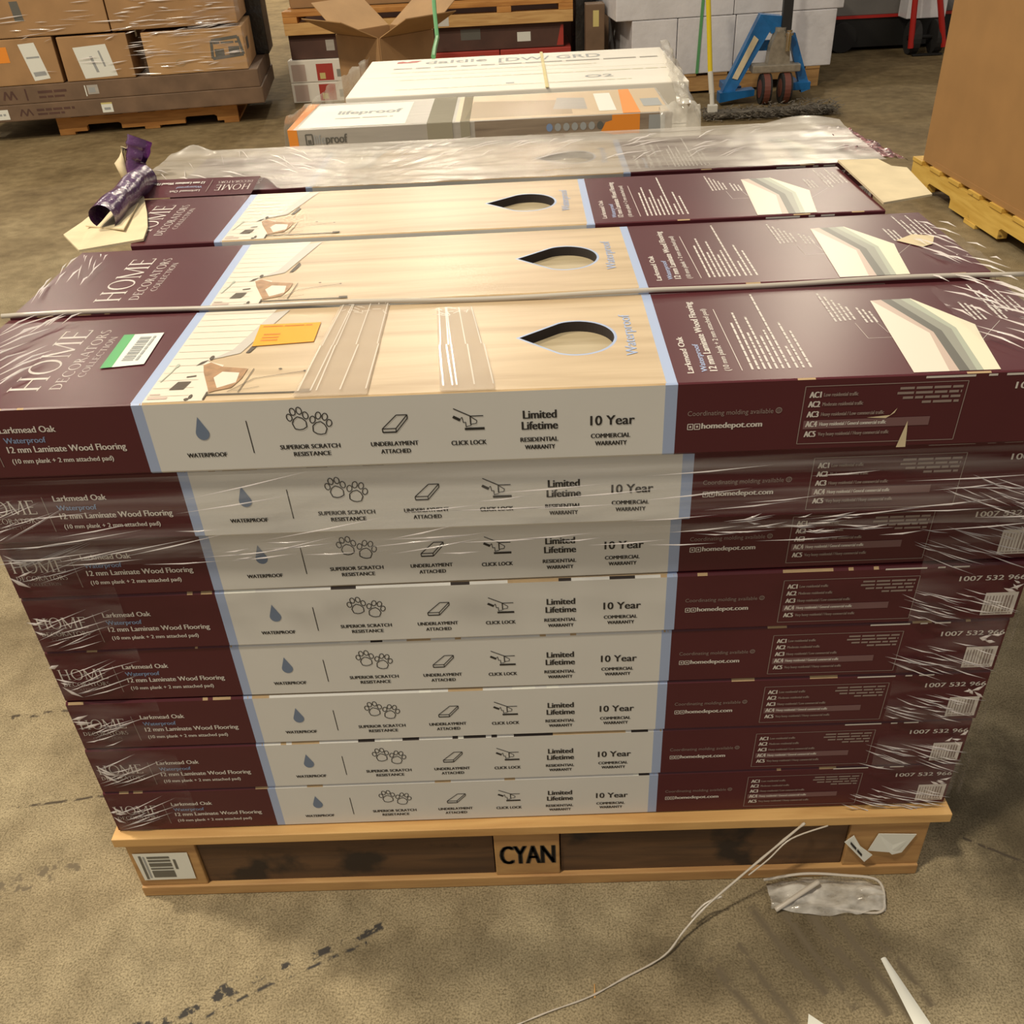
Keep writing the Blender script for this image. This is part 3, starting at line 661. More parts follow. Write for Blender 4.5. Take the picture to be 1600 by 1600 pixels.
for i in range(64):
    x = rr.uniform(0, 1.20); z = rr.uniform(zL2b - .03, zL2t - .02) if i > 30 else zL2b - .018 + rr.uniform(-.012, .016)
    ln = rr.uniform(.03, .16); sl = rr.uniform(-.05, .10) if x > .5 else rr.uniform(0, .22)
    y = -.0335 - .005 * (x - .62) * .8
    fold(mb, (x, y, z), (min(1.262, x + ln), y, z + ln * sl), rr.uniform(.0006, .0018), NF)
for i in range(26):
    x = rr.uniform(.82, 1.02); z = zL2b + rr.uniform(-.016, .006); y = -.0345 - .005 * (x - .62) * .8
    fold(mb, (x, y, z), (x + rr.uniform(.01, .06), y, z + rr.uniform(-.006, .008)), rr.uniform(.0006, .002), NF)
mb.build('front_band', wrap, smooth=True)
def corner(left):
    mb = MB(); rr = random.Random(21 if left else 22)
    for k in range(2, 9):
        zb = Z0 + (8 - k) * PITCH; y = (DY[k - 1] - .004) if k > 2 else -.036
        if left:
            for i in range(11):
                x = rr.uniform(.0, .035); z = zb + rr.uniform(.002, .05); ln = rr.uniform(.025, .095)
                fold(mb, (x + DX[k - 1], y, z), (x + ln + DX[k - 1], y, z + ln * rr.uniform(.25, .55)), rr.uniform(.0004, .0011), NF)
            for i in range(4):
                x = DX[k - 1] + rr.uniform(-.002, .012); z = zb + rr.uniform(.030, .066); fold(mb, (x, y - .001, z), (x + rr.uniform(.015, .03), y - .001, z + rr.uniform(-.022, .012)), rr.uniform(.003, .007), NF)
        else:
            for i in range(24):
                x = rr.uniform(1.085, 1.20); z = zb + rr.uniform(.012, .055); ln = rr.uniform(.02, .075); ln = min(ln, 1.245 - x)
                fold(mb, (x + DX[k - 1], y, z), (x + ln + DX[k - 1], y, z - ln * rr.uniform(.22, .55)), rr.uniform(.0005, .0014), NF)
            for i in range(4):
                x = DX[k - 1] + rr.uniform(1.205, 1.225); z = zb + rr.uniform(.05, .066); fold(mb, (x, y - .001, z), (x + rr.uniform(.008, .018), y - .001, z + rr.uniform(-.014, .012)), rr.uniform(.003, .006), NF)
    def sheet(u, v):
        z = Z0 + .004 + (zL2b - .016 - Z0) * v; w = .135
        x = u * w; yy = -.0052 - .002 * noise.noise((x * 20, z * 40, 5.0 + left)) - (.002 if v > .9 else 0)
        X = (.0 + x - .004) if left else (1.249 - x)
        return (X, yy, z) if u > 0.04 else ((-.006 if left else 1.254), yy + .02, z)
    mb.grid(sheet, 26, 90, 'filmcorner')
    def side(u, v):
        z = Z0 + .004 + (zL2t - Z0) * v; y = .0 + u * 1.03
        return ((-.0075 if left else 1.2565) + .0015 * noise.noise((y * 14, z * 30, 2)), y, z)
    mb.grid(side, 20, 24, 'filmcorner')
    return mb.build('corner_film', wrap, smooth=True)
corner(True); corner(False)
# film folded over the lid ends of the front carton
def lidfilm(x0, x1, y0, y1, seed, n, ang, bright):
    mb = MB(); rr = random.Random(seed)
    mb.grid(lambda u, v: (x0 + (x1 - x0) * u, y0 + (y1 - y0) * v, .8822 + .004 * abs(noise.noise((u * 6 + seed, v * 10, 1)))), 20, 30, 'filmcorner')
    up = Vector((0, 0, 1))
    for i in range(n):
        x = rr.uniform(x0, x1); y = rr.uniform(y0, y1); ln = rr.uniform(.03, .09); a = R(ang + rr.uniform(-10, 10)); ln = min(ln, (y1 + .01 - y) / max(.2, math.sin(a))) if a > 0 else min(ln, (x1 + .01 - x) / math.cos(a))
        if ln < .012: continue
        if True: pass
        fold(mb, (x, y, .8852), (x + ln * math.cos(a), y + ln * math.sin(a), .8852), rr.uniform(.0007, .0022), up)
    return mb.build('lid_film', wrap, smooth=True)
lidfilm(-.01, .075, .005, .215, 5, 20, 62, 1); lidfilm(1.135, 1.235, .03, .225, 6, 30, -58, 1); lidfilm(-.005, .05, .25, .44, 8, 18, 98, 1); lidfilm(1.17, 1.245, .25, .45, 9, 16, -62, 1)
mb = MB()
mb.tube([(-.02 + 1.29 * t, .2245 - .012 * t + .004 * math.sin(t * 9) + .012 * (t - .5) ** 2, .8835 + .0012 * math.sin(t * 23)) for t in [i / 40 for i in range(41)]], .0034, 'filmgrey', 6)
mb.build('film_cord', wrap, smooth=True, label='film rolled into a grey cord between the first two lids')
# cloudy sheet over the rearmost lid
mb = MB()
def sheetf(u, v):
    x = -.045 + 1.315 * u; t_ = min(1, max(0, (x - .185) / .05)); y0 = .826 - .080 * t_ * t_ * (3 - 2 * t_); y = y0 + (1.078 - y0) * v
    a = math.atan2(y - .80, x - .36); r = math.hypot(x - .36, (y - .80))
    z = .8885 + .003 * abs(noise.noise((a * 10, r * 2, .3))) + .0022 * abs(noise.noise((x * 8 + y * 14, y * 20, 4))) + .0008 * noise.noise((x * 40, y * 25, 8))
    if v > .86: z -= (v - .86) * .35
    z += .018 * math.exp(-((x - 1.20) / .07) ** 2 - ((y - 1.05) / .07) ** 2) + .02 * math.exp(-((x - .0) / .03) ** 2 - ((y - 1.06) / .04) ** 2)
    return (x, y, max(z, .8845))
mb.grid(sheetf, 170, 44, 'filmsheet'); rr = random.Random(31); up = Vector((0, 0, 1))
for i in range(70):
    x = rr.uniform(.0, 1.2); y = rr.uniform(.80, 1.0); a = R(rr.uniform(20, 60) if x > .36 else rr.uniform(100, 150)); ln = rr.uniform(.03, .11)
    fold(mb, (x, y, .8915), (x + ln * math.cos(a), min(1.06, y + ln * math.sin(a)), .8915), rr.uniform(.0008, .0022), up)
o = mb.build('plastic_sheet', smooth=True); tag(o, 'cloudy crumpled plastic sheet lying over the rearmost carton lid', 'plastic sheet')
# crumpled maroon paper at the far right corner of that carton
M['crumple'] = mat('crumpled_print', (.20, .07, .075), .25, .6, coat=.3, noise_s=60, noise_a=.8, bump=.8, bump_s=70)
mb = MB(); mb.grid(lambda u, v: (1.225 - HX - .026 + .072 * u + .03 * (1 - v) * u, .02 + .235 * v, H1 + .004 + .010 * abs(noise.noise((u * 6, v * 13, 3))) - .012 * u * u), 16, 36, 'crumple')
mb.build('crumpled_end', cartons['r4'], smooth=True, label='crumpled maroon print at the right end')

# ------------------------------------------------------------------ the pallet under the stack
pal = thing('wooden_pallet', 'pine pallet stencilled CYAN under the maroon cartons', 'pallet', (0, 0, 0))
for y0, y1 in ((-.016, .09), (.16, .25), (.32, .41), (.48, .57), (.64, .73), (.80, .88), (.93, 1.02)):
    mb = MB(); mb.box(-.008, 1.247, y0, y1, .1290, .1470, 'palwood', .0015); mb.build('deck_board', pal)
for x0, x1 in ((.004, .110), (.567, .667), (1.105, 1.222)):
    mb = MB(); mb.box(x0 + .002, x1 - .002, .09, 1.0, .112, .1288, 'palwood'); mb.build('stringer_board', pal)
    for y0, y1 in ((-.010, .10), (.45, .56), (.90, 1.01)):
        mb = MB(); mb.box(x0, x1, y0, y1, .0230 if y0 < .05 else .0230, .1288 if y0 < .05 else .1118, 'palblock', .002); bo = mb.build('block', pal)
        if x0 > .5 and x0 < .6 and y0 < .05:
            mb = MB(); P = Print(mb, lambda u, v, l: (u, -.0106, v)); P.put(fit('CYAN', .5760, .6590, .0520, .0430, .0018), 'ink'); mb.build('stencil', bo, label='black stencilled word CYAN')
for x0, x1, y0, y1 in ((.004, 1.222, -.014, .085), (.004, 1.222, .46, .56), (.004, 1.222, .91, 1.01)):
    mb = MB(); mb.box(x0, x1, y0, y1, .0005, .0228, 'palblock', .002); mb.build('bottom_board', pal)
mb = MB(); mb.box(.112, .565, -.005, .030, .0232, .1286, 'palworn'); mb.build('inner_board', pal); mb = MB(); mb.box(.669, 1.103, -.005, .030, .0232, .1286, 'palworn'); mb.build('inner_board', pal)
mb = MB(); P = Print(mb, lambda u, v, l: (u, -.0115 - l, v))
P.put(q4((.0135, .0390), (.0950, .0400), (.0960, .1060), (.0110, .1060)), 'paper')
bl = mb.build('barcode_label', pal, label='white label with black bars on the left block')
mb = MB(); P = Print(mb, lambda u, v, l: (u, -.0119 - l, v))
for v, w in ((.046, .017), (.066, .004), (.073, .009), (.085, .005), (.093, .005)): P.put(rect(.031, .066, v, v + w), 'dgrey')
P.put(rect(.0185, .0225, .042, .100), 'dgrey'); P.put(rect(.0245, .0275, .045, .098), 'greyink'); P.put(rect(.0700, .0740, .066, .090), 'dgrey')
mb.build('bars', bl)
mb = MB(); mb.prism([(1.148, -.0115, .1010), (1.205, -.0120, .0980), (1.190, -.0130, .0560), (1.175, -.0150, .0540), (1.170, -.0150, .0600), (1.138, -.0125, .0620)], (0, -.0008, 0), 'paper'); mb.build('torn_label', pal, label='torn white label on the right block')
mb = MB(); mb.prism([(1.111, -.0125, .1000), (1.098, -.0150, .0880), (1.134, -.0180, .0420), (1.143, -.0190, .0600), (1.123, -.016, .0780)], (0, -.0008, 0), 'paper')
P = Print(mb, lambda u, v, l: (u, -.0182 - l, v)); P.put(greek(.0, .042, 0, .006, 8) and [([(1.106 + .55 * s, .0895 - .80 * s + t) for s, t in vs], fs) for vs, fs in greek(0, .040, 0, .006, 8)], 'ink'); mb.build('torn_label', pal, label='peeling strip of label hanging off the right block')

# ------------------------------------------------------------------ bits on the floor in front
M['scrapfilm'] = film('scrap_film', .18, (.74, .70, .64), .15, ((30, 60, 30), (0, 0, R(8))), .2, .7, .8, .7)
M['strand'] = film('strand_film', .15, (.62, .56, .48), .2)
mb = MB()
pts = [(1.030, -.020, .1430), (1.000, -.030, .1180), (.930, -.060, .0700), (.880, -.085, .0400), (.845, -.110, .0200), (.812, -.140, .0070), (.750, -.170, .0030), (.700, -.195, .0030), (.640, -.215, .003), (.585, -.236, .003)]
import itertools
def smooth_pts(p, n=6):
    out = []; p = [Vector(x) for x in p]
    for i in range(len(p) - 1):
        p0, p1, p2, p3 = p[max(i - 1, 0)], p[i], p[i + 1], p[min(i + 2, len(p) - 1)]
        for j in range(n):
            t = j / n; out.append(.5 * ((2 * p1) + (p2 - p0) * t + (2 * p0 - 5 * p1 + 4 * p2 - p3) * t * t + (3 * p1 - p0 - 3 * p2 + p3) * t ** 3))
    return out + [p[-1]]
sp = smooth_pts(pts)
mb.tube(sp, [.0020 + .0010 * noise.noise((i * .6, 0, 0)) - .0009 * i / len(sp) for i in range(len(sp))], 'strand', 6)
mb.tube(smooth_pts([(1.065, -.020, .1350), (1.010, -.030, .1200), (.975, -.048, .0980), (.945, -.060, .0780)]), .0012, 'strand', 5)
mb.tube(smooth_pts([(.905, -.075, .050), (.880, -.080, .040), (.858, -.095, .030)]), .0018, 'strand', 5)
o = mb.build('film_strand', smooth=True); tag(o, 'thin twisted strand of plastic trailing from the pallet across the floor', 'plastic strand')
mb = MB()
def scrap(u, v):
    x = .985 + .170 * u; y = -.047 + (.040 + .022 * math.sin(u * 3)) * (v - .5) - .008 * u
    z = .002 + .020 * abs(noise.noise((u * 4, v * 5, 2))) + .016 * math.sin(PI * v) * (.4 + .6 * u)
    return (x, y, z)
mb.grid(scrap, 26, 12, 'scrapfilm')
mb.tube(smooth_pts([(.990, -.072, .006), (1.02, -.060, .018), (1.06, -.042, .030)]), [.004] * 13, 'strand', 6)
mb.tube(smooth_pts([(.98, -.030, .020), (1.04, -.028, .030), (1.10, -.034, .032), (1.150, -.040, .026), (1.155, -.066, .010), (1.14, -.080, .004), (1.08, -.070, .004)]), .0022, 'strand', 6)
o = mb.build('film_scrap', smooth=True); tag(o, 'crumpled wad of clear film on the floor against the right of the pallet', 'plastic scrap')
mb = MB(); mb.grid(lambda u, v: (1.127 + .030 * u + (.004 + .010 * u) * (v - .5) * 2, -.150 - .130 * u + .002 * (v - .5), .0030 + .0025 * math.sin(PI * v)), 16, 4, 'paper')
o = mb.build('plastic_strip', smooth=True); tag(o, 'narrow tapering white strip lying on the floor near the bottom right corner', 'plastic strip')
def scrap_paper(name, pts, label, k='paper'):
    mb = MB(); mb.prism(pts, (0, 0, .0012), k); o = mb.build(name); tag(o, label, 'scrap')
scrap_paper('paper_scrap', [(-.440, .325, .001), (-.405, .333, .001), (-.418, .315, .001), (-.424, .300, .001), (-.434, .312, .001)], 'tiny white scrap of paper on the floor left of the stack')
scrap_paper('wood_splinter', [(.706, -.196, .001), (.7085, -.196, .001), (.709, -.176, .001), (.7075, -.176, .001)], 'thin yellow splinter on the concrete in front of the pallet', 'palwood')
scrap_paper('paper_corner', [(.995, -.240, .001), (1.020, -.243, .001), (1.000, -.226, .001)], 'pointed white paper piece at the bottom edge, left of the white strip')

# ------------------------------------------------------------------ the rest of the warehouse
M['kraft'] = mat('kraft_carton', (.36, .205, .090), .8, noise_s=6, noise_a=.12)
M['kraft2'] = mat('kraft_pale', (.46, .275, .125), .75, noise_s=6, noise_a=.10)
M['bulkcard'] = mat('bulk_kraft', (.40, .215, .075), .8, noise_s=5, noise_a=.07)
M['browncard'] = mat('brown_carton', (.165, .100, .058), .7, noise_s=8, noise_a=.2)
M['darkcard'] = mat('dark_red_carton', (.085, .038, .026), .7, noise_s=6, noise_a=.2)
M['red'] = mat('red_print', (.42, .045, .030), .5)
M['cardtape'] = mat('carton_tape', (.40, .28, .15), .3)
M['orangewood'] = wood('orange_pallet', (.42, .17, .035), (.60, .28, .07), 3, (1.5, 12, 12), .6)
M['yellowwood'] = wood('yellow_pallet', (.62, .37, .06), (.78, .52, .12), 3, (1.5, 12, 12), .6, dark=((.16, .09, .03), 14, .66))
M['whitecard'] = mat('white_carton', (.80, .75, .66), .5, noise_s=5, noise_a=.04)
M['wrapped'] = mat('wrapped_white', (.74, .72, .74), .28, .6, noise_s=5, noise_a=.10, bump=.35, bump_s=18)
M['jackblue'] = mat('jack_blue', (.010, .13, .36), .35, .5, noise_s=20, noise_a=.15)
M['steel'] = mat('dirty_steel', (.34, .30, .24), .45, metal=.4, noise_s=30, noise_a=.2)
M['chrome'] = mat('chrome', (.7, .7, .68), .15, metal=1.0)
M['black'] = mat('black_paint', (.012, .011, .010), .5)
M['blackfilm'] = mat('black_film', (.015, .014, .014), .25, .6, bump=.6, bump_s=12)
M['rubber'] = mat('rubber', (.02, .018, .017), .8)
M['wheelred'] = mat('wheel_core', (.16, .050, .035), .55)
M['yellowpole'] = mat('yellow_fibreglass', (.80, .62, .02), .35)
M['whiteplastic'] = mat('white_plastic', (.62, .60, .54), .45)
M['mop'] = mat('dirty_mop', (.13, .11, .085), .95, noise_s=18, noise_a=.5)
M['strap'] = mat('green_strap', (.12, .36, .14), .4)
M['gold'] = mat('pale_strap', (.62, .52, .20), .4)
M['greypanel'] = mat('grey_panel', (.16, .15, .14), .6, noise_s=3, noise_a=.15)
M['redpaint'] = mat('red_paint', (.45, .02, .015), .4)
M['greyprint'] = mat('grey_wood_print', (.42, .385, .34), .35, noise_s=6, noise_a=.08, stretch=(1, 8, 8))
M['brownprint'] = wood('brown_wood_print', (.20, .15, .11), (.33, .26, .19), 3, (1.2, 14, 14), .35)
M['tanprint'] = mat('tan_print', (.62, .47, .30), .4)
M['orangeprint'] = mat('orange_print', (.80, .27, .03), .45)
M['beltape'] = film('brown_tape', .35, (.42, .38, .27), .15)

def local(name, mbs, parent):
    for nm, m_ in mbs: m_.build(nm, parent)
def stringer_pallet(label, loc, rz, ln, dp, k, hgt=.135, nlay=7):
    """notched stringers run along local x; deck boards across them"""
    t = thing('wooden_pallet', label, 'pallet', loc, rz)
    for y in (0, dp / 2 - .02, dp - .04):
        mb = MB(); h0, h1 = .018, hgt - .018; a, b, c, d = ln * .155, ln * .345, ln * .70, ln * .88; nh = h0 + (h1 - h0) * .45
        prof = [(0, h0), (a, h0), (a, nh - .01), (a + .015, nh), (b - .015, nh), (b, nh - .01), (b, h0), (c, h0), (c, nh - .01), (c + .015, nh), (d - .015, nh), (d, nh - .01), (d, h0), (ln, h0), (ln, h1), (0, h1)]
        mb.prism([(x, y, z) for x, z in prof], (0, .04, 0), k); mb.build('stringer', t)
    for i in range(nlay):
        x = i * (ln - .10) / (nlay - 1); mb = MB(); mb.box(x, x + .10, -.005, dp + .005, hgt - .0178, hgt, k, .002); mb.build('deck_board', t)
    for x in (0, ln * .47, ln - .10):
        mb = MB(); mb.box(x, x + .10, -.003, dp + .003, 0.0003, .0178, k, .002); mb.build('bottom_board', t)
    return t
def carton(label, org, ang, u0, u1, v0, v1, z0, z1, k, cat='carton', group=None, tape=True, tilt=0, name='carton'):
    """box in a stack frame: org + u*(cos,sin) + v*depth"""
    ca, sa = math.cos(ang), math.sin(ang); cu, cv = (u0 + u1) / 2, (v0 + v1) / 2
    o = thing(name, label, cat, (org[0] + ca * cu - sa * cv, org[1] + sa * cu + ca * cv, z0), ang, group); o.rotation_euler.y = tilt
    w, d, h = (u1 - u0) / 2, (v1 - v0) / 2, z1 - z0
    mb = MB(); mb.box(-w, w, -d, d, 0, h, k, .006); mb.build('body', o)
    if tape:
        mb = MB(); mb.box(-w - .0006, w + .0006, -.025, .025, h - .06, h + .0008, 'cardtape'); mb.build('tape', o)
    o['hw'] = w; o['hd'] = d; o['hh'] = h
    return o
def face_part(o, name, shapes, label=None):
    """flat print or stickers on the camera-facing side; u from left edge, v from the bottom"""
    mb = MB(); w, d = o['hw'], o['hd']; P = Print(mb, lambda u, v, l: (u - w, -d - .0008 - l, v))
    for it, k, l in shapes: P.put(it, k, l)
    return mb.build(name, o, label=label)

# left: brown cartons wrapped on an orange pallet
A = (-2.453, 5.744); AN = R(8.05)
stringer_pallet('orange wooden pallet under the stack of brown cartons at top left', (A[0], A[1], 0), AN, 1.19, 1.0, 'orangewood', .125, 6)
o = carton('long dark brown carton at the very bottom of the wrapped brown stack', A, AN, -.45, 1.395, -.10, .85, .1255, .226, 'browncard', tape=False)
face_part(o, 'sticker', [(rect(.79, .86, .015, .065), 'paper', 0), (rect(.79, .86, .065, .075), 'gold', 0), (rect(.805, .845, .03, .045), 'greyink', .0005)], 'small white and yellow sticker'); face_part(o, 'white_label', [(rect(.03, .20, .015, .075), 'paper', 0), (greek(.05, .18, .045, .012, 3), 'greyink', .0005)])
face_part(o, 'printing', [(greek(.38, .62, .06, .014, 4) + greek(.38, .55, .035, .012, 5) + path([(.27, .03), (.29, .07), (.31, .03), (.33, .07), (.35, .03)], .01), 'darkcard', 0)])
o = carton('long dark brown carton second from the bottom of the wrapped brown stack', A, AN, -.45, 1.385, -.10, .85, .2265, .3355, 'browncard', tape=False)
face_part(o, 'printing', [(path([(.20, .03), (.22, .08), (.24, .03), (.26, .08), (.28, .03)], .012) + rect(.34, .35, .02, .09) + greek(.42, .60, .065, .015, 6) + greek(.42, .58, .035, .012, 7), 'darkcard', 0)]); face_part(o, 'sticker', [(rect(.73, .80, .03, .085), 'greyprint', 0), (rect(.74, .78, .04, .07), 'greyink', .0005), (rect(.715, .722, .02, .085), 'paper', 0)])
o = carton('brown carton with orange square and tall white label, at the left frame edge', A, AN, -.58, .150, -.10, .50, .338, .605, 'kraft')
face_part(o, 'orange_square', [(rect(.355, .44, .135, .225), 'orangeprint', 0)]); face_part(o, 'white_label', [(q4((.555, .02), (.655, .03), (.615, .24), (.515, .235)), 'paper', 0), (q4((.565, .045), (.640, .05), (.635, .075), (.56, .07)), 'greyink', .0005), (q4((.545, .15), (.625, .152), (.623, .162), (.543, .16)), 'greyink', .0005)])
o = carton('brown carton with a large white two-barcode label in the wrapped stack', A, AN, .175, .605, -.10, .50, .338, .598, 'kraft')
face_part(o, 'white_label', [(q4((.115, .012), (.320, .018), (.290, .205), (.085, .195)), 'paper', 0), (q4((.195, .045), (.212, .045), (.190, .14), (.173, .14)), 'greyink', .0005), (q4((.250, .075), (.262, .077), (.243, .17), (.232, .168)), 'greyink', .0005)])
o = carton('pale brown carton with black printed panel at the right of the wrapped stack', A, AN, .695, 1.330, -.10, .50, .338, .590, 'kraft2', tape=False)
face_part(o, 'printing', [(path([(.42, .075), (.62, .090), (.60, .195), (.43, .180)], .018, True) + rect(.44, .50, .08, .13) + rect(.53, .60, .09, .14) + greek(.44, .60, .165, .012, 8), 'dgrey', 0)], 'black printed panel'); face_part(o, 'ring_mark', [(ring(.21, .065, .03, .022, .005, .005), 'cardtape', 0)])
mb = MB(); w_, d_ = o['hw'], o['hd']; mb.add([(w_ + .001, -.17, .10), (w_ + .001, -.05, .10), (w_ + .001, -.05, .17), (w_ + .001, -.17, .17)], [(0, 1, 2, 3)], 'dgrey'); mb.build('hand_hole', o)
o = carton('wide brown carton in the upper tier at the top left corner', A, AN, -.58, .520, -.10, .50, .610, .95, 'kraft')
face_part(o, 'printing', [(q4((.545, .09), (.600, .09), (.590, .20), (.540, .20)), 'dgrey', 0)])
carton('brown carton of the upper tier above the black printed panel', A, AN, .528, 1.315, -.10, .50, .610, .93, 'kraft')
carton('dark wrapped block at the back right of the brown stack', A, AN, .90, 1.42, .52, .90, .338, .95, 'blackfilm', tape=False, name='wrapped_block')
mb = MB(); rr = random.Random(17); nn = Vector((math.sin(AN), -math.cos(AN), 0)); uu = Vector((math.cos(AN), math.sin(AN), 0))
def sp_(u, z): return Vector((A[0], A[1], 0)) + uu * u + nn * .108 + Vector((0, 0, z))
for i in range(130):
    u = rr.uniform(.55, 1.2) if i > 30 else rr.uniform(-.2, .7); z = rr.choice((rr.uniform(.35, .60), rr.uniform(.56, .66), rr.uniform(.66, .80))); ln = rr.uniform(.05, .25)
    ln = min(ln, 1.33 - u); fold(mb, sp_(u, z), sp_(u + ln, z + rr.uniform(-.01, .02)), rr.uniform(.002, .009), nn)
lw_ = thing('stretch_wrap', 'shiny clear wrap on the brown carton stack at top left', 'plastic wrap', (0, 0, 0)); mb.build('film_folds', lw_); mb = MB()
def wsheet(a, b): return sp_(1.0 + .34 * a, .34 + .5 * b) + nn * (.004 + .006 * noise.noise((a * 8, b * 12, 1)))
mb.grid(wsheet, 10, 16, 'filmcorner')
mb.build('film_sheet', lw_)

# centre: long vinyl plank carton and white tile cartons on their own pallet
stringer_pallet('pallet hidden under the white and orange-edged cartons behind the stack', (-.02, 2.22, 0), 0, 1.20, 1.15, 'palwood', .13, 6)
LPz = .686; n_ = 9; lp_h = (LPz - .1305) / n_
o = thing('plank_carton', 'long thin flooring carton with orange edges and grey wood print, behind the main stack', 'carton', (.522, 2.20, LPz - lp_h))
lw = .604; lh = lp_h - .0008
mb = MB(); mb.box(-lw, lw, 0, .40, 0, lh, 'greyprint', .0015); mb.build('body', o)
mb = MB(); P = Print(mb, lambda u, v, l: (u - lw, -.0006 - l, v))
P.put(rect(0, .030, 0.001, lh), 'orangeprint'); P.put(rect(.590, 1.207, .001, lh), 'brownprint'); P.put(rect(1.020, 1.107, .001, lh), 'orangeprint', .0003); P.put(q4((.985, .012), (1.02, .004), (1.02, .045), (1.00, .040)), 'orangeprint', .0003)
for i in range(7): P.put(disc(.824 + i * .0265, .032, .010, .012), 'inkblue' if i == 0 else ('dgrey' if i == 6 else 'greyink'), .0006)
P.put(rect(1.135, 1.185, .004, .056), 'greyink', .0004)
P.put(fit('proof', .118, .185, .018, .026, .0012), 'dgrey', .0004); P.put(fit('life', .082, .116, .018, .026, .0005), 'greyink', .0004)
P.put(path([(.055, .014), (.055, .046), (.076, .046), (.076, .014)], .004, True) + rect(.060, .071, .018, .030), 'dgrey', .0004)
mb.build('front_printing', o)
mb = MB(); P = Print(mb, lambda u, v, l: (u - lw, v, lh + .0006 + l))
P.put(q4((0, 0), (.018, 0), (.035, .4), (0, .4)), 'orangeprint'); P.put(q4((.03, .02), (.37, .02), (.37, .36), (.04, .36)), 'whitecard'); P.put(rect(.39, .53, .01, .39), 'greyprint', .0002); P.put(rect(.53, 1.20, .01, .39), 'tanprint')
P.put(q4((.56, .04), (.90, .04), (.90, .26), (.58, .30)), 'cardtape', .0003); P.put(q4((.84, .12), (.95, .10), (.95, .28), (.86, .30)), 'greyprint', .0004); P.put(rect(.985, 1.04, .06, .34), 'paper', .0006); P.put(q4((1.055, .01), (1.11, .01), (1.11, .39), (1.075, .39)), 'orangeprint', .0006)
P.put(rect(1.13, 1.19, .10, .22), 'greyink', .0006); P.put(fit('lifeproof', .13, .34, .20, .055, .002), 'greyink', .0006); P.put(greek(.13, .32, .14, .012, 2), 'greyprint', .0006)
mb.build('top_printing', o)
mb = MB(); mb.box(.44 - lw, .52 - lw, -.002, .40, 0.001, lh + .0018, 'beltape'); mb.box(.545 - lw, .575 - lw, -.002, .40, 0.001, lh + .0018, 'beltape'); mb.build('tape_band', o, label='greenish tape band')
for i in range(n_ - 1):
    mb = MB(); mb.box(-lw, lw, 0, .40, 0, lh, 'greyprint', .0015); q = mb.build('plank_carton', None, (.522, 2.20, .1305 + i * lp_h)); tag(q, 'thin flooring carton in the pile under the one with orange edges', 'carton', 'thin cartons inside the rear pile')
for i, (y0, y1) in enumerate(((2.63, 3.00), (3.005, 3.40))):
    for j in range(4):
        top = j == 3; z0 = .1305 + j * .1415
        o = thing('tile_carton', ['white carton with O2 mark, nearer of the two behind the orange-edged carton', 'white carton with red logo, farther of the two in the rear pile'][i] if top else 'white carton inside the pile under the two printed white lids', 'carton', (.655, y0, z0), 0, None if top else 'white cartons inside the rear pile')
        mb = MB(); mb.box(-.615, .59, 0, y1 - y0, 0, .1405, 'whitecard', .004); mb.build('body', o)
        if top:
            mb = MB(); P = Print(mb, lambda u, v, l: (u, v, .1412 + l))
            if i == 1:
                P.put(q4((-.50, .30), (-.42, .31), (-.40, .35), (-.44, .35), (-.46, .33), (-.48, .35), (-.50, .34)), 'red'); P.put(fit('daltile', -.38, -.13, .26, .07, .001), 'greyink')
                P.put(greek(-.50, .55, .17, .022, 4), 'greyprint', .0002); P.put(greek(-.50, .30, .08, .012, 6), 'beige2'); P.put(fit('[DW/ GRD', -.08, .33, .23, .08, .001), 'greyink')
            else:
                P.put(greek(-.45, .55, .29, .014, 7), 'beige2'); P.put(fit('O2', .24, .34, .16, .05, .001), 'greyink'); P.put(greek(-.45, .4, .10, .010, 9), 'beige2'); P.put(rect(-.05, -.02, .12, .14), 'greyink')
            mb.build('top_printing', o)
mb = MB(); mb.box(.744, .756, 2.625, 3.405, .6985, .6995, 'gold'); o = mb.build('strapping'); tag(o, 'thin pale yellow strap across the white cartons', 'strap')
M['wrapbag'] = film('wrap_bag', .30, (.82, .78, .70), .1, ((9, 9, 14), (0, 0, R(30))), -.1, .8, .9, .8)
mb = MB()
def bag(u, v):
    y = 2.16 + 1.28 * v; x = 1.135 + .115 * v * (1 - .0) + .10 * math.sin(PI * u * .5) * (1.15 - .3 * v); z = .715 - .50 * max(0, u - .25) ** 1.2 + .012 * noise.noise((u * 9, v * 14, 2))
    return (x + .012 * noise.noise((u * 7, v * 12, 5)), y, z)
ew = thing('stretch_wrap', 'gathered silvery film around the ends of the white carton pile', 'plastic wrap', (0, 0, 0))
mb.grid(bag, 22, 40, 'wrapbag'); mb.build('end_film', ew, smooth=True); mb = MB()
def bagl(u, v):
    y = 2.20 + 1.22 * v; x = -.085 + .115 * v - .05 * u; return (x + .02 * noise.noise((u * 5, v * 12, 8)), y, .715 - .42 * u + .016 * noise.noise((u * 5, v * 14, 3)))
mb.grid(bagl, 14, 36, 'wrapbag'); mb.build('end_film', ew, smooth=True); mb = MB()
def lump(u, v): return (1.085 + .125 * u, 2.14 + .10 * v, .60 + .075 * math.sin(PI * v) + .05 * v + .03 * noise.noise((u * 8, v * 8, 6)) - .16 * max(0, .4 - v))
mb.grid(lump, 14, 14, 'wrapbag')
mb.build('film_bunch', ew, smooth=True)

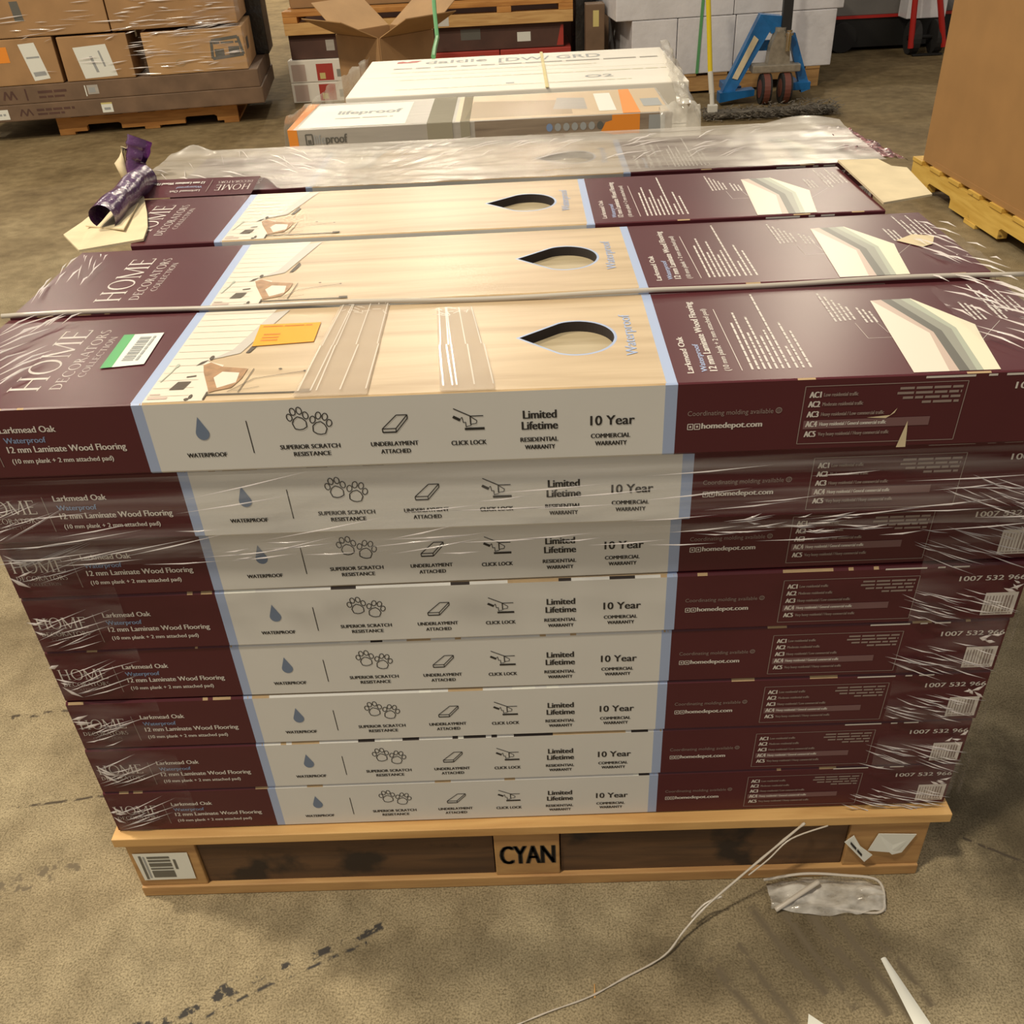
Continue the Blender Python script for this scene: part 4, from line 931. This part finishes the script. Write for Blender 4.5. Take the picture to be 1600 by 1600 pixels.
# open kraft carton with its flaps folded out, behind the white pile
o = thing('open_carton', 'tall open brown carton with its flaps folded out', 'carton', (-.16, 5.2, 0), R(45))
hh = .555; sz_ = .42
mb = MB()
for a_, b_ in (((0, 0), (0, sz_)), ((0, sz_), (sz_, sz_)), ((sz_, sz_), (sz_, 0)), ((sz_, 0), (0, 0))):
    n_v = Vector((b_[1] - a_[1], a_[0] - b_[0], 0)).normalized() * -.006
    mb.prism([(a_[0], a_[1], .001), (b_[0], b_[1], .001), (b_[0], b_[1], hh), (a_[0], a_[1], hh)], n_v, 'kraft')
mb.box(.006, sz_ - .006, .006, sz_ - .006, .001, .012, 'kraft'); mb.build('body', o)
for nm, a_, b_, out in (('l', (0, sz_), (0, 0), (-1, 0)), ('r', (0, 0), (sz_, 0), (0, -1)), ('b', (sz_, sz_), (0, sz_), (0, 1)), ('s', (sz_, 0), (sz_, sz_), (1, 0))):
    up_ = .20 if nm in 'lr' else .28; L_ = .30
    mb = MB(); p0, p1 = Vector((*a_, hh)), Vector((*b_, hh)); dv = Vector((out[0], out[1], 0)) * (L_ * .82) + Vector((0, 0, up_ * .55)); s_ = (p1 - p0) * .02
    mb.prism([p0 + s_, p1 - s_, p1 - s_ * 2 + dv, p0 + s_ * 2 + dv], (0, 0, .005), 'kraft2'); mb.build('flap', o)

# stacked pallet load at the centre back
B0 = (-1.0, 6.45); BA = R(0)
for j, (z0, z1) in enumerate(((.002, .135), (.137, .285))):
    for i in range(4):
        o = carton(['red and white carton at floor level, %s', 'second-tier red and white carton, %s'][j] % ['at the left corner of the central load', 'beside the left corner carton', 'third from the left', 'at the right end near the black wrapped load'][i], B0, BA, i * .51, i * .51 + .505, 0, .6, z0, z1, 'whitecard' if i < 1 else 'red', tape=False)
        if i < 1: face_part(o, 'printing', [(rect(.02, .12, .01, .12) , 'pink', 0), (rect(.20, .32, .01, .12) + rect(.42, .50, .02, .10), 'red', 0), (rect(.22, .26, .02, .06), 'gold', .0005), (rect(.345, .40, .03, .08), 'mgrey', 0)])
        elif i == 3: face_part(o, 'printing', [(fit('Home', .06, .34, .03, .06, .002), 'pink', 0)])
        else: face_part(o, 'printing', [(rect(.03, .30, .02, .11), 'beige1', 0), (greek(.05, .28, .06, .018, 4), 'greyink', .0005), (rect(.36, .40, .01, .12), 'dgrey', 0)])
for i, (u0, u1) in enumerate(((.03, 1.03), (1.035, 1.985))):
    o = carton(['dark red brown carton in the central load, left of the open carton', 'dark red brown carton with a small white label in the central load'][i], B0, BA, u0, u1, .02, .6, .287, .447, 'darkcard', tape=False)
    if i == 1: face_part(o, 'white_label', [(rect(.62, .715, .045, .105), 'paper', 0)]); face_part(o, 'printing', [(q4((.90, .01), (.948, .01), (.948, .14), (.93, .14)), 'red', 0), (rect(.22, .36, .07, .14), 'dgrey', 0)])
    else: face_part(o, 'white_label', [(rect(.26, .32, .05, .12), 'greyprint', 0)])
t = thing('wooden_pallet', 'pallet lying on top of the dark cartons at the centre back', 'pallet', (B0[0] + .02, B0[1] - .02, .4475))
mb = MB(); mb.box(0, 2.03, 0, .10, 0, .075, 'palwood', .003); fb = mb.build('front_board', t); mb = MB(); mb.box(1.00, 1.16, -.0015, .0, .010, .068, 'whiteplastic'); mb.build('label', fb, label='blank white label')
for x in (0, .50, 1.0, 1.5, 1.93):
    mb = MB(); mb.box(x, x + .10, .0, 1.0, .0755, .115, 'orangewood', .003); mb.build('block', t)
for y in (0, .22, .44, .66, .88):
    mb = MB(); mb.box(0, 2.03, y, y + .15, .1155, .15, 'orangewood', .003); mb.build('deck_board', t)
carton('upper carton on the pallet at the centre back', B0, BA, .05, 1.95, .15, .9, .598, .85, 'kraft', tape=False)
# black wrapped load
o = carton('black wrapped load between the red cartons and the white stack', (1.07, 6.5), 0, 0, .145, 0, .6, .002, .62, 'blackfilm', tape=False, cat='wrapped load', name='wrapped_load')
o = carton('small pale carton in front of the black wrapped load', (1.02, 6.30), 0, 0, .10, 0, .08, .002, .20, 'greyprint', tape=False)
o = carton('little yellowish carton on the black wrapped load', (1.13, 6.30), 0, 0, .13, 0, .15, .002, .56, 'browncard', tape=False); face_part(o, 'label', [(rect(.05, .09, .42, .52), 'gold', 0)])

# white wrapped stack on a dark pallet
WO = (1.32, 6.02); WA = R(5)
stringer_pallet('reddish pallet under the white wrapped stack', (1.34, 6.03, 0), WA, 1.40, 1.0, 'palblock', .13, 7)
for lab, u0, u1, z0, z1 in (('white wrapped carton at the lower left of the white stack', .10, .405, .1305, .475), ('white wrapped carton behind the yellow mop handle, lower tier', .41, .80, .1305, .475), ('white wrapped carton directly behind the blue pallet jack', .805, 1.49, .1305, .475),
                             ('grey white carton of the upper tier, left of the yellow handle', -.01, .78, .478, .80), ('white wrapped carton of the upper tier above the pallet jack', .785, 1.53, .478, .80)):
    carton(lab, WO, WA, u0, u1, 0, .9, z0, z1, 'wrapped', tape=False)
ca, sa = math.cos(WA), math.sin(WA)
def wp(u, v, z): return (WO[0] + ca * u - sa * v, WO[1] + sa * u + ca * v, z)
mb = MB(); mb.prism([wp(.545, -.004, .132), wp(.565, -.004, .132), wp(.585, -.004, .80), wp(.565, -.004, .80)], (0, -.002, 0), 'strap'); o = mb.build('strapping'); tag(o, 'green strap down the front of the white wrapped stack', 'strap')
mb = MB(); mb.tube([(.28, 3.95, .705), (.262, 4.15, .80), (.25, 4.35, .90)], .010, 'strap', 6); mb.tube([(.28, 3.95, .705), (.29, 3.6, .703), (.30, 3.39, .703)], .010, 'strap', 6); o = mb.build('twine'); tag(o, 'green twine slanting up behind the white cartons', 'twine')

# blue pallet jack
jk = thing('pallet_jack', 'blue hand pallet jack parked in front of the white wrapped stack', 'pallet jack', (0, 0, 0))
Y = 5.66
mb = MB(); mb.prism([(1.955, Y, .040), (2.040, Y, .050), (2.275, Y + .06, .440), (2.195, Y + .06, .515)], (0, .07, 0), 'jackblue'); al = mb.build('arm', jk)
mb = MB(); mb.prism([(2.035, Y - .003 + .016, .160), (2.070, Y - .003 + .016, .150), (2.190, Y - .003 + .046, .375), (2.160, Y - .003 + .046, .400)], (0, -.004, 0), 'cream'); mb.build('warning_strip', al, label='cream sticker strip')
mb = MB(); mb.prism([(2.195, Y + .06, .515), (2.330, Y + .05, .500), (2.330, Y + .05, .430), (2.275, Y + .06, .400)], (0, .09, 0), 'jackblue'); mb.prism([(2.140, Y + .10, .30), (2.30, Y + .10, .30), (2.30, Y + .10, .36), (2.17, Y + .10, .36)], (0, .02, 0), 'jackblue'); mb.build('head', jk)
mb = MB(); mb.prism([(2.490, Y, .055), (2.545, Y, .075), (2.425, Y + .06, .400), (2.380, Y + .06, .400)], (0, .05, 0), 'jackblue'); mb.build('arm', jk)
mb = MB(); mb.prism([(1.955, Y - .03, .022), (2.185, Y + .0, .050), (2.185, Y + .0, .088), (1.955, Y - .03, .080)], (0, .10, 0), 'jackblue'); mb.build('foot', jk)
mb = MB(); mb.box(2.405, 2.545, Y, Y + .10, .070, .118, 'jackblue', .004); mb.build('foot', jk)
for x in (2.02, 2.42):
    mb = MB(); mb.box(x, x + .10, Y + .10, 6.015, .05, .095, 'jackblue', .006); mb.build('fork', jk)
for x in (2.215, 2.345):
    mb = MB(); mb.cyl((x, Y - .01, .092), (x + .062, Y - .01, .092), .090, 'rubber', 24); wh = mb.build('wheel', jk, smooth=False)
    mb = MB(); mb.cyl((x + .012, Y - .01, .092), (x + .050, Y - .01, .092), .0915, 'wheelred', 24); mb.cyl((x - .002, Y - .01, .092), (x + .064, Y - .01, .092), .055, 'wheelred', 20); mb.build('tread', wh)
mb = MB(); mb.box(2.155, 2.460, Y - .03, Y + .10, .188, .232, 'steel', .006); mb.build('steering_plate', jk)
mb = MB(); mb.prism([(2.255, Y, .232), (2.395, Y, .232), (2.385, Y, .33), (2.345, Y, .42), (2.295, Y, .42), (2.262, Y, .33)], (0, .09, 0), 'steel'); mb.cyl((2.325, Y + .04, .232), (2.325, Y + .04, .44), .035, 'steel', 16); mb.build('pump', jk)
mb = MB(); mb.cyl((2.365, Y - .02, .31), (2.365, Y - .02, .43), .018, 'chrome', 14); mb.cyl((2.365, Y - .02, .40), (2.365, Y - .02, .415), .028, 'chrome', 14); mb.build('piston', jk)
mb = MB(); mb.prism([(2.325, Y + .01, .37), (2.385, Y + .01, .37), (2.390, Y + .06, .75), (2.330, Y + .06, .75)], (0, .04, 0), 'black'); mb.tube([(2.36, Y + .08, .74), (2.37, Y + .12, 1.1)], .018, 'black', 10); mb.tube(smooth_pts([(2.37, Y + .12, 1.08), (2.28, Y + .13, 1.14), (2.28, Y + .14, 1.24), (2.37, Y + .14, 1.27), (2.46, Y + .14, 1.24), (2.46, Y + .13, 1.14), (2.37, Y + .12, 1.08)]), .014, 'black', 8); mb.build('handle', jk)

# dust mop
mp_ = thing('dust_mop', 'dirty dust mop lying on the floor with a yellow handle', 'mop', (0, 0, 0))
mb = MB(); rr = random.Random(41)
mb.box(1.80, 2.58, 5.24, 5.36, .004, .040, 'mop', .012)
for i in range(1500):
    x = 1.77 + .86 * rr.random() ** .9; y = rr.uniform(5.18, 5.42); a = rr.uniform(0, 2 * PI); ln = rr.uniform(.02, .06); z = rr.uniform(.008, .045 if x < 2.2 else .065)
    p = Vector((x, y, z)); q = p + Vector((math.cos(a) * ln, math.sin(a) * ln, rr.uniform(-.012, .016))); q.z = max(.004, q.z)
    s_ = Vector((-math.sin(a), math.cos(a), .3)) * rr.uniform(.003, .006)
    mb.add([p + s_, p - s_, q], [(0, 1, 2)], 'mop')
mb.build('mop_head', mp_)
mb = MB(); mb.box(1.815, 1.875, 5.26, 5.30, .040, .085, 'whiteplastic', .006); mb.cyl((1.842, 5.28, .08), (1.838, 5.30, .15), .014, 'whiteplastic', 12); mb.build('socket', mp_)
mb = MB(); mb.cyl((1.838, 5.30, .145), (1.826, 5.33, .265), .016, 'whiteplastic', 12); mb.build('sleeve', mp_, label='white lower sleeve of the handle')
mb = MB(); mb.cyl((1.826, 5.33, .26), (1.765, 5.40, .98), .0145, 'yellowpole', 12); mb.build('handle', mp_)

# right: big kraft container on a yellow pallet
ya = math.atan2(2.60 - 3.64, 2.56 - 2.50)
stringer_pallet('yellow wooden pallet with notched sides under the big kraft box', (2.497, 3.665, 0), ya, 1.22, 1.0, 'yellowwood', .136, 7)
o = thing('bulk_box', 'huge plain kraft box on the yellow pallet at the right edge', 'box', (2.497, 3.665, .1365), ya)
c_ = .05; pts = [(.03 + c_, .008), (1.19 - c_, .008), (1.19, .008 + c_), (1.19, .99 - c_), (1.19 - c_, .99), (.03 + c_, .99), (.03, .99 - c_), (.03, .008 + c_)]
mb = MB(); mb.prism([(x, y, 0) for x, y in pts], (0, 0, .95), 'bulkcard'); mb.build('body', o)
mb = MB(); mb.box(.20, 1.19, .0045, .0075, 0, .022, 'bulkcard'); mb.build('bottom_flap', o)

# far right: hand truck, trailer, dark load
o = thing('hand_truck', 'red hand truck with black wheels in the shadows at top right', 'hand truck', (0, 0, 0))
Yh = 7.1
mb = MB(); mb.tube([(3.70, Yh, .06), (3.67, Yh, .42), (3.64, Yh + .05, 1.1)], .022, 'redpaint', 10); mb.build('rail', o); mb = MB(); mb.tube([(3.955, Yh, .06), (3.855, Yh, .40), (3.75, Yh + .05, 1.1)], .022, 'redpaint', 10); mb.build('rail', o)
mb = MB(); mb.box(3.72, 3.95, Yh - .02, Yh + .02, .006, .016, 'black'); mb.build('toe_plate', o)
for x in (3.74, 3.92):
    mb = MB(); mb.cyl((x - .03, Yh + .10, .12), (x + .03, Yh + .10, .12), .118, 'rubber', 22); mb.build('wheel', o)
mb = MB(); mb.cyl((3.70, Yh + .10, .12), (3.98, Yh + .10, .12), .016, 'black', 10); mb.build('axle', o)
o = carton('pale wrapped bundle on the red hand truck', (3.68, 7.14), 0, 0, .30, .10, .29, .245, .42, 'wrapped', tape=False, cat='bundle', name='wrapped_bundle')
o = thing('trailer', 'dark trailer with a grey side panel and a red stripe, top right', 'trailer', (2.96, 7.45, 0))
mb = MB(); mb.box(0, 2.6, 0, 2.0, .262, 1.4, 'greypanel', .004); mb.build('side_panel', o); mb = MB(); mb.box(0, 2.6, -.010, 0, .240, .2615, 'redpaint'); mb.build('stripe', o)
mb = MB(); mb.box(0, 2.6, .01, 2.0, .03, .2395, 'black'); mb.build('chassis', o)
for x in (.30, 2.2):
    mb = MB(); mb.cyl((x, -.05, .11), (x, .005, .11), .108, 'rubber', 22); mb.build('wheel', o)
# darker stock further back closes the aisle
for i, (x0, x1, y0, h_, k, lab) in enumerate(((-5.4, -2.6, 7.6, 1.6, 'browncard', 'tall brown load far behind the wrapped cartons'), (-1.25, 1.15, 8.0, 1.5, 'darkcard', 'tall dark load behind the central red cartons'), (1.25, 2.80, 7.6, 1.7, 'browncard', 'tall load behind the white wrapped stack'), (5.7, 7.7, 6.6, 1.7, 'blackfilm', 'black load beyond the trailer on the far right'))):
    carton(lab, (x0, y0), 0, 0, x1 - x0, 0, 1.2, .002, h_, k, tape=False, cat='load', name='stock_load')
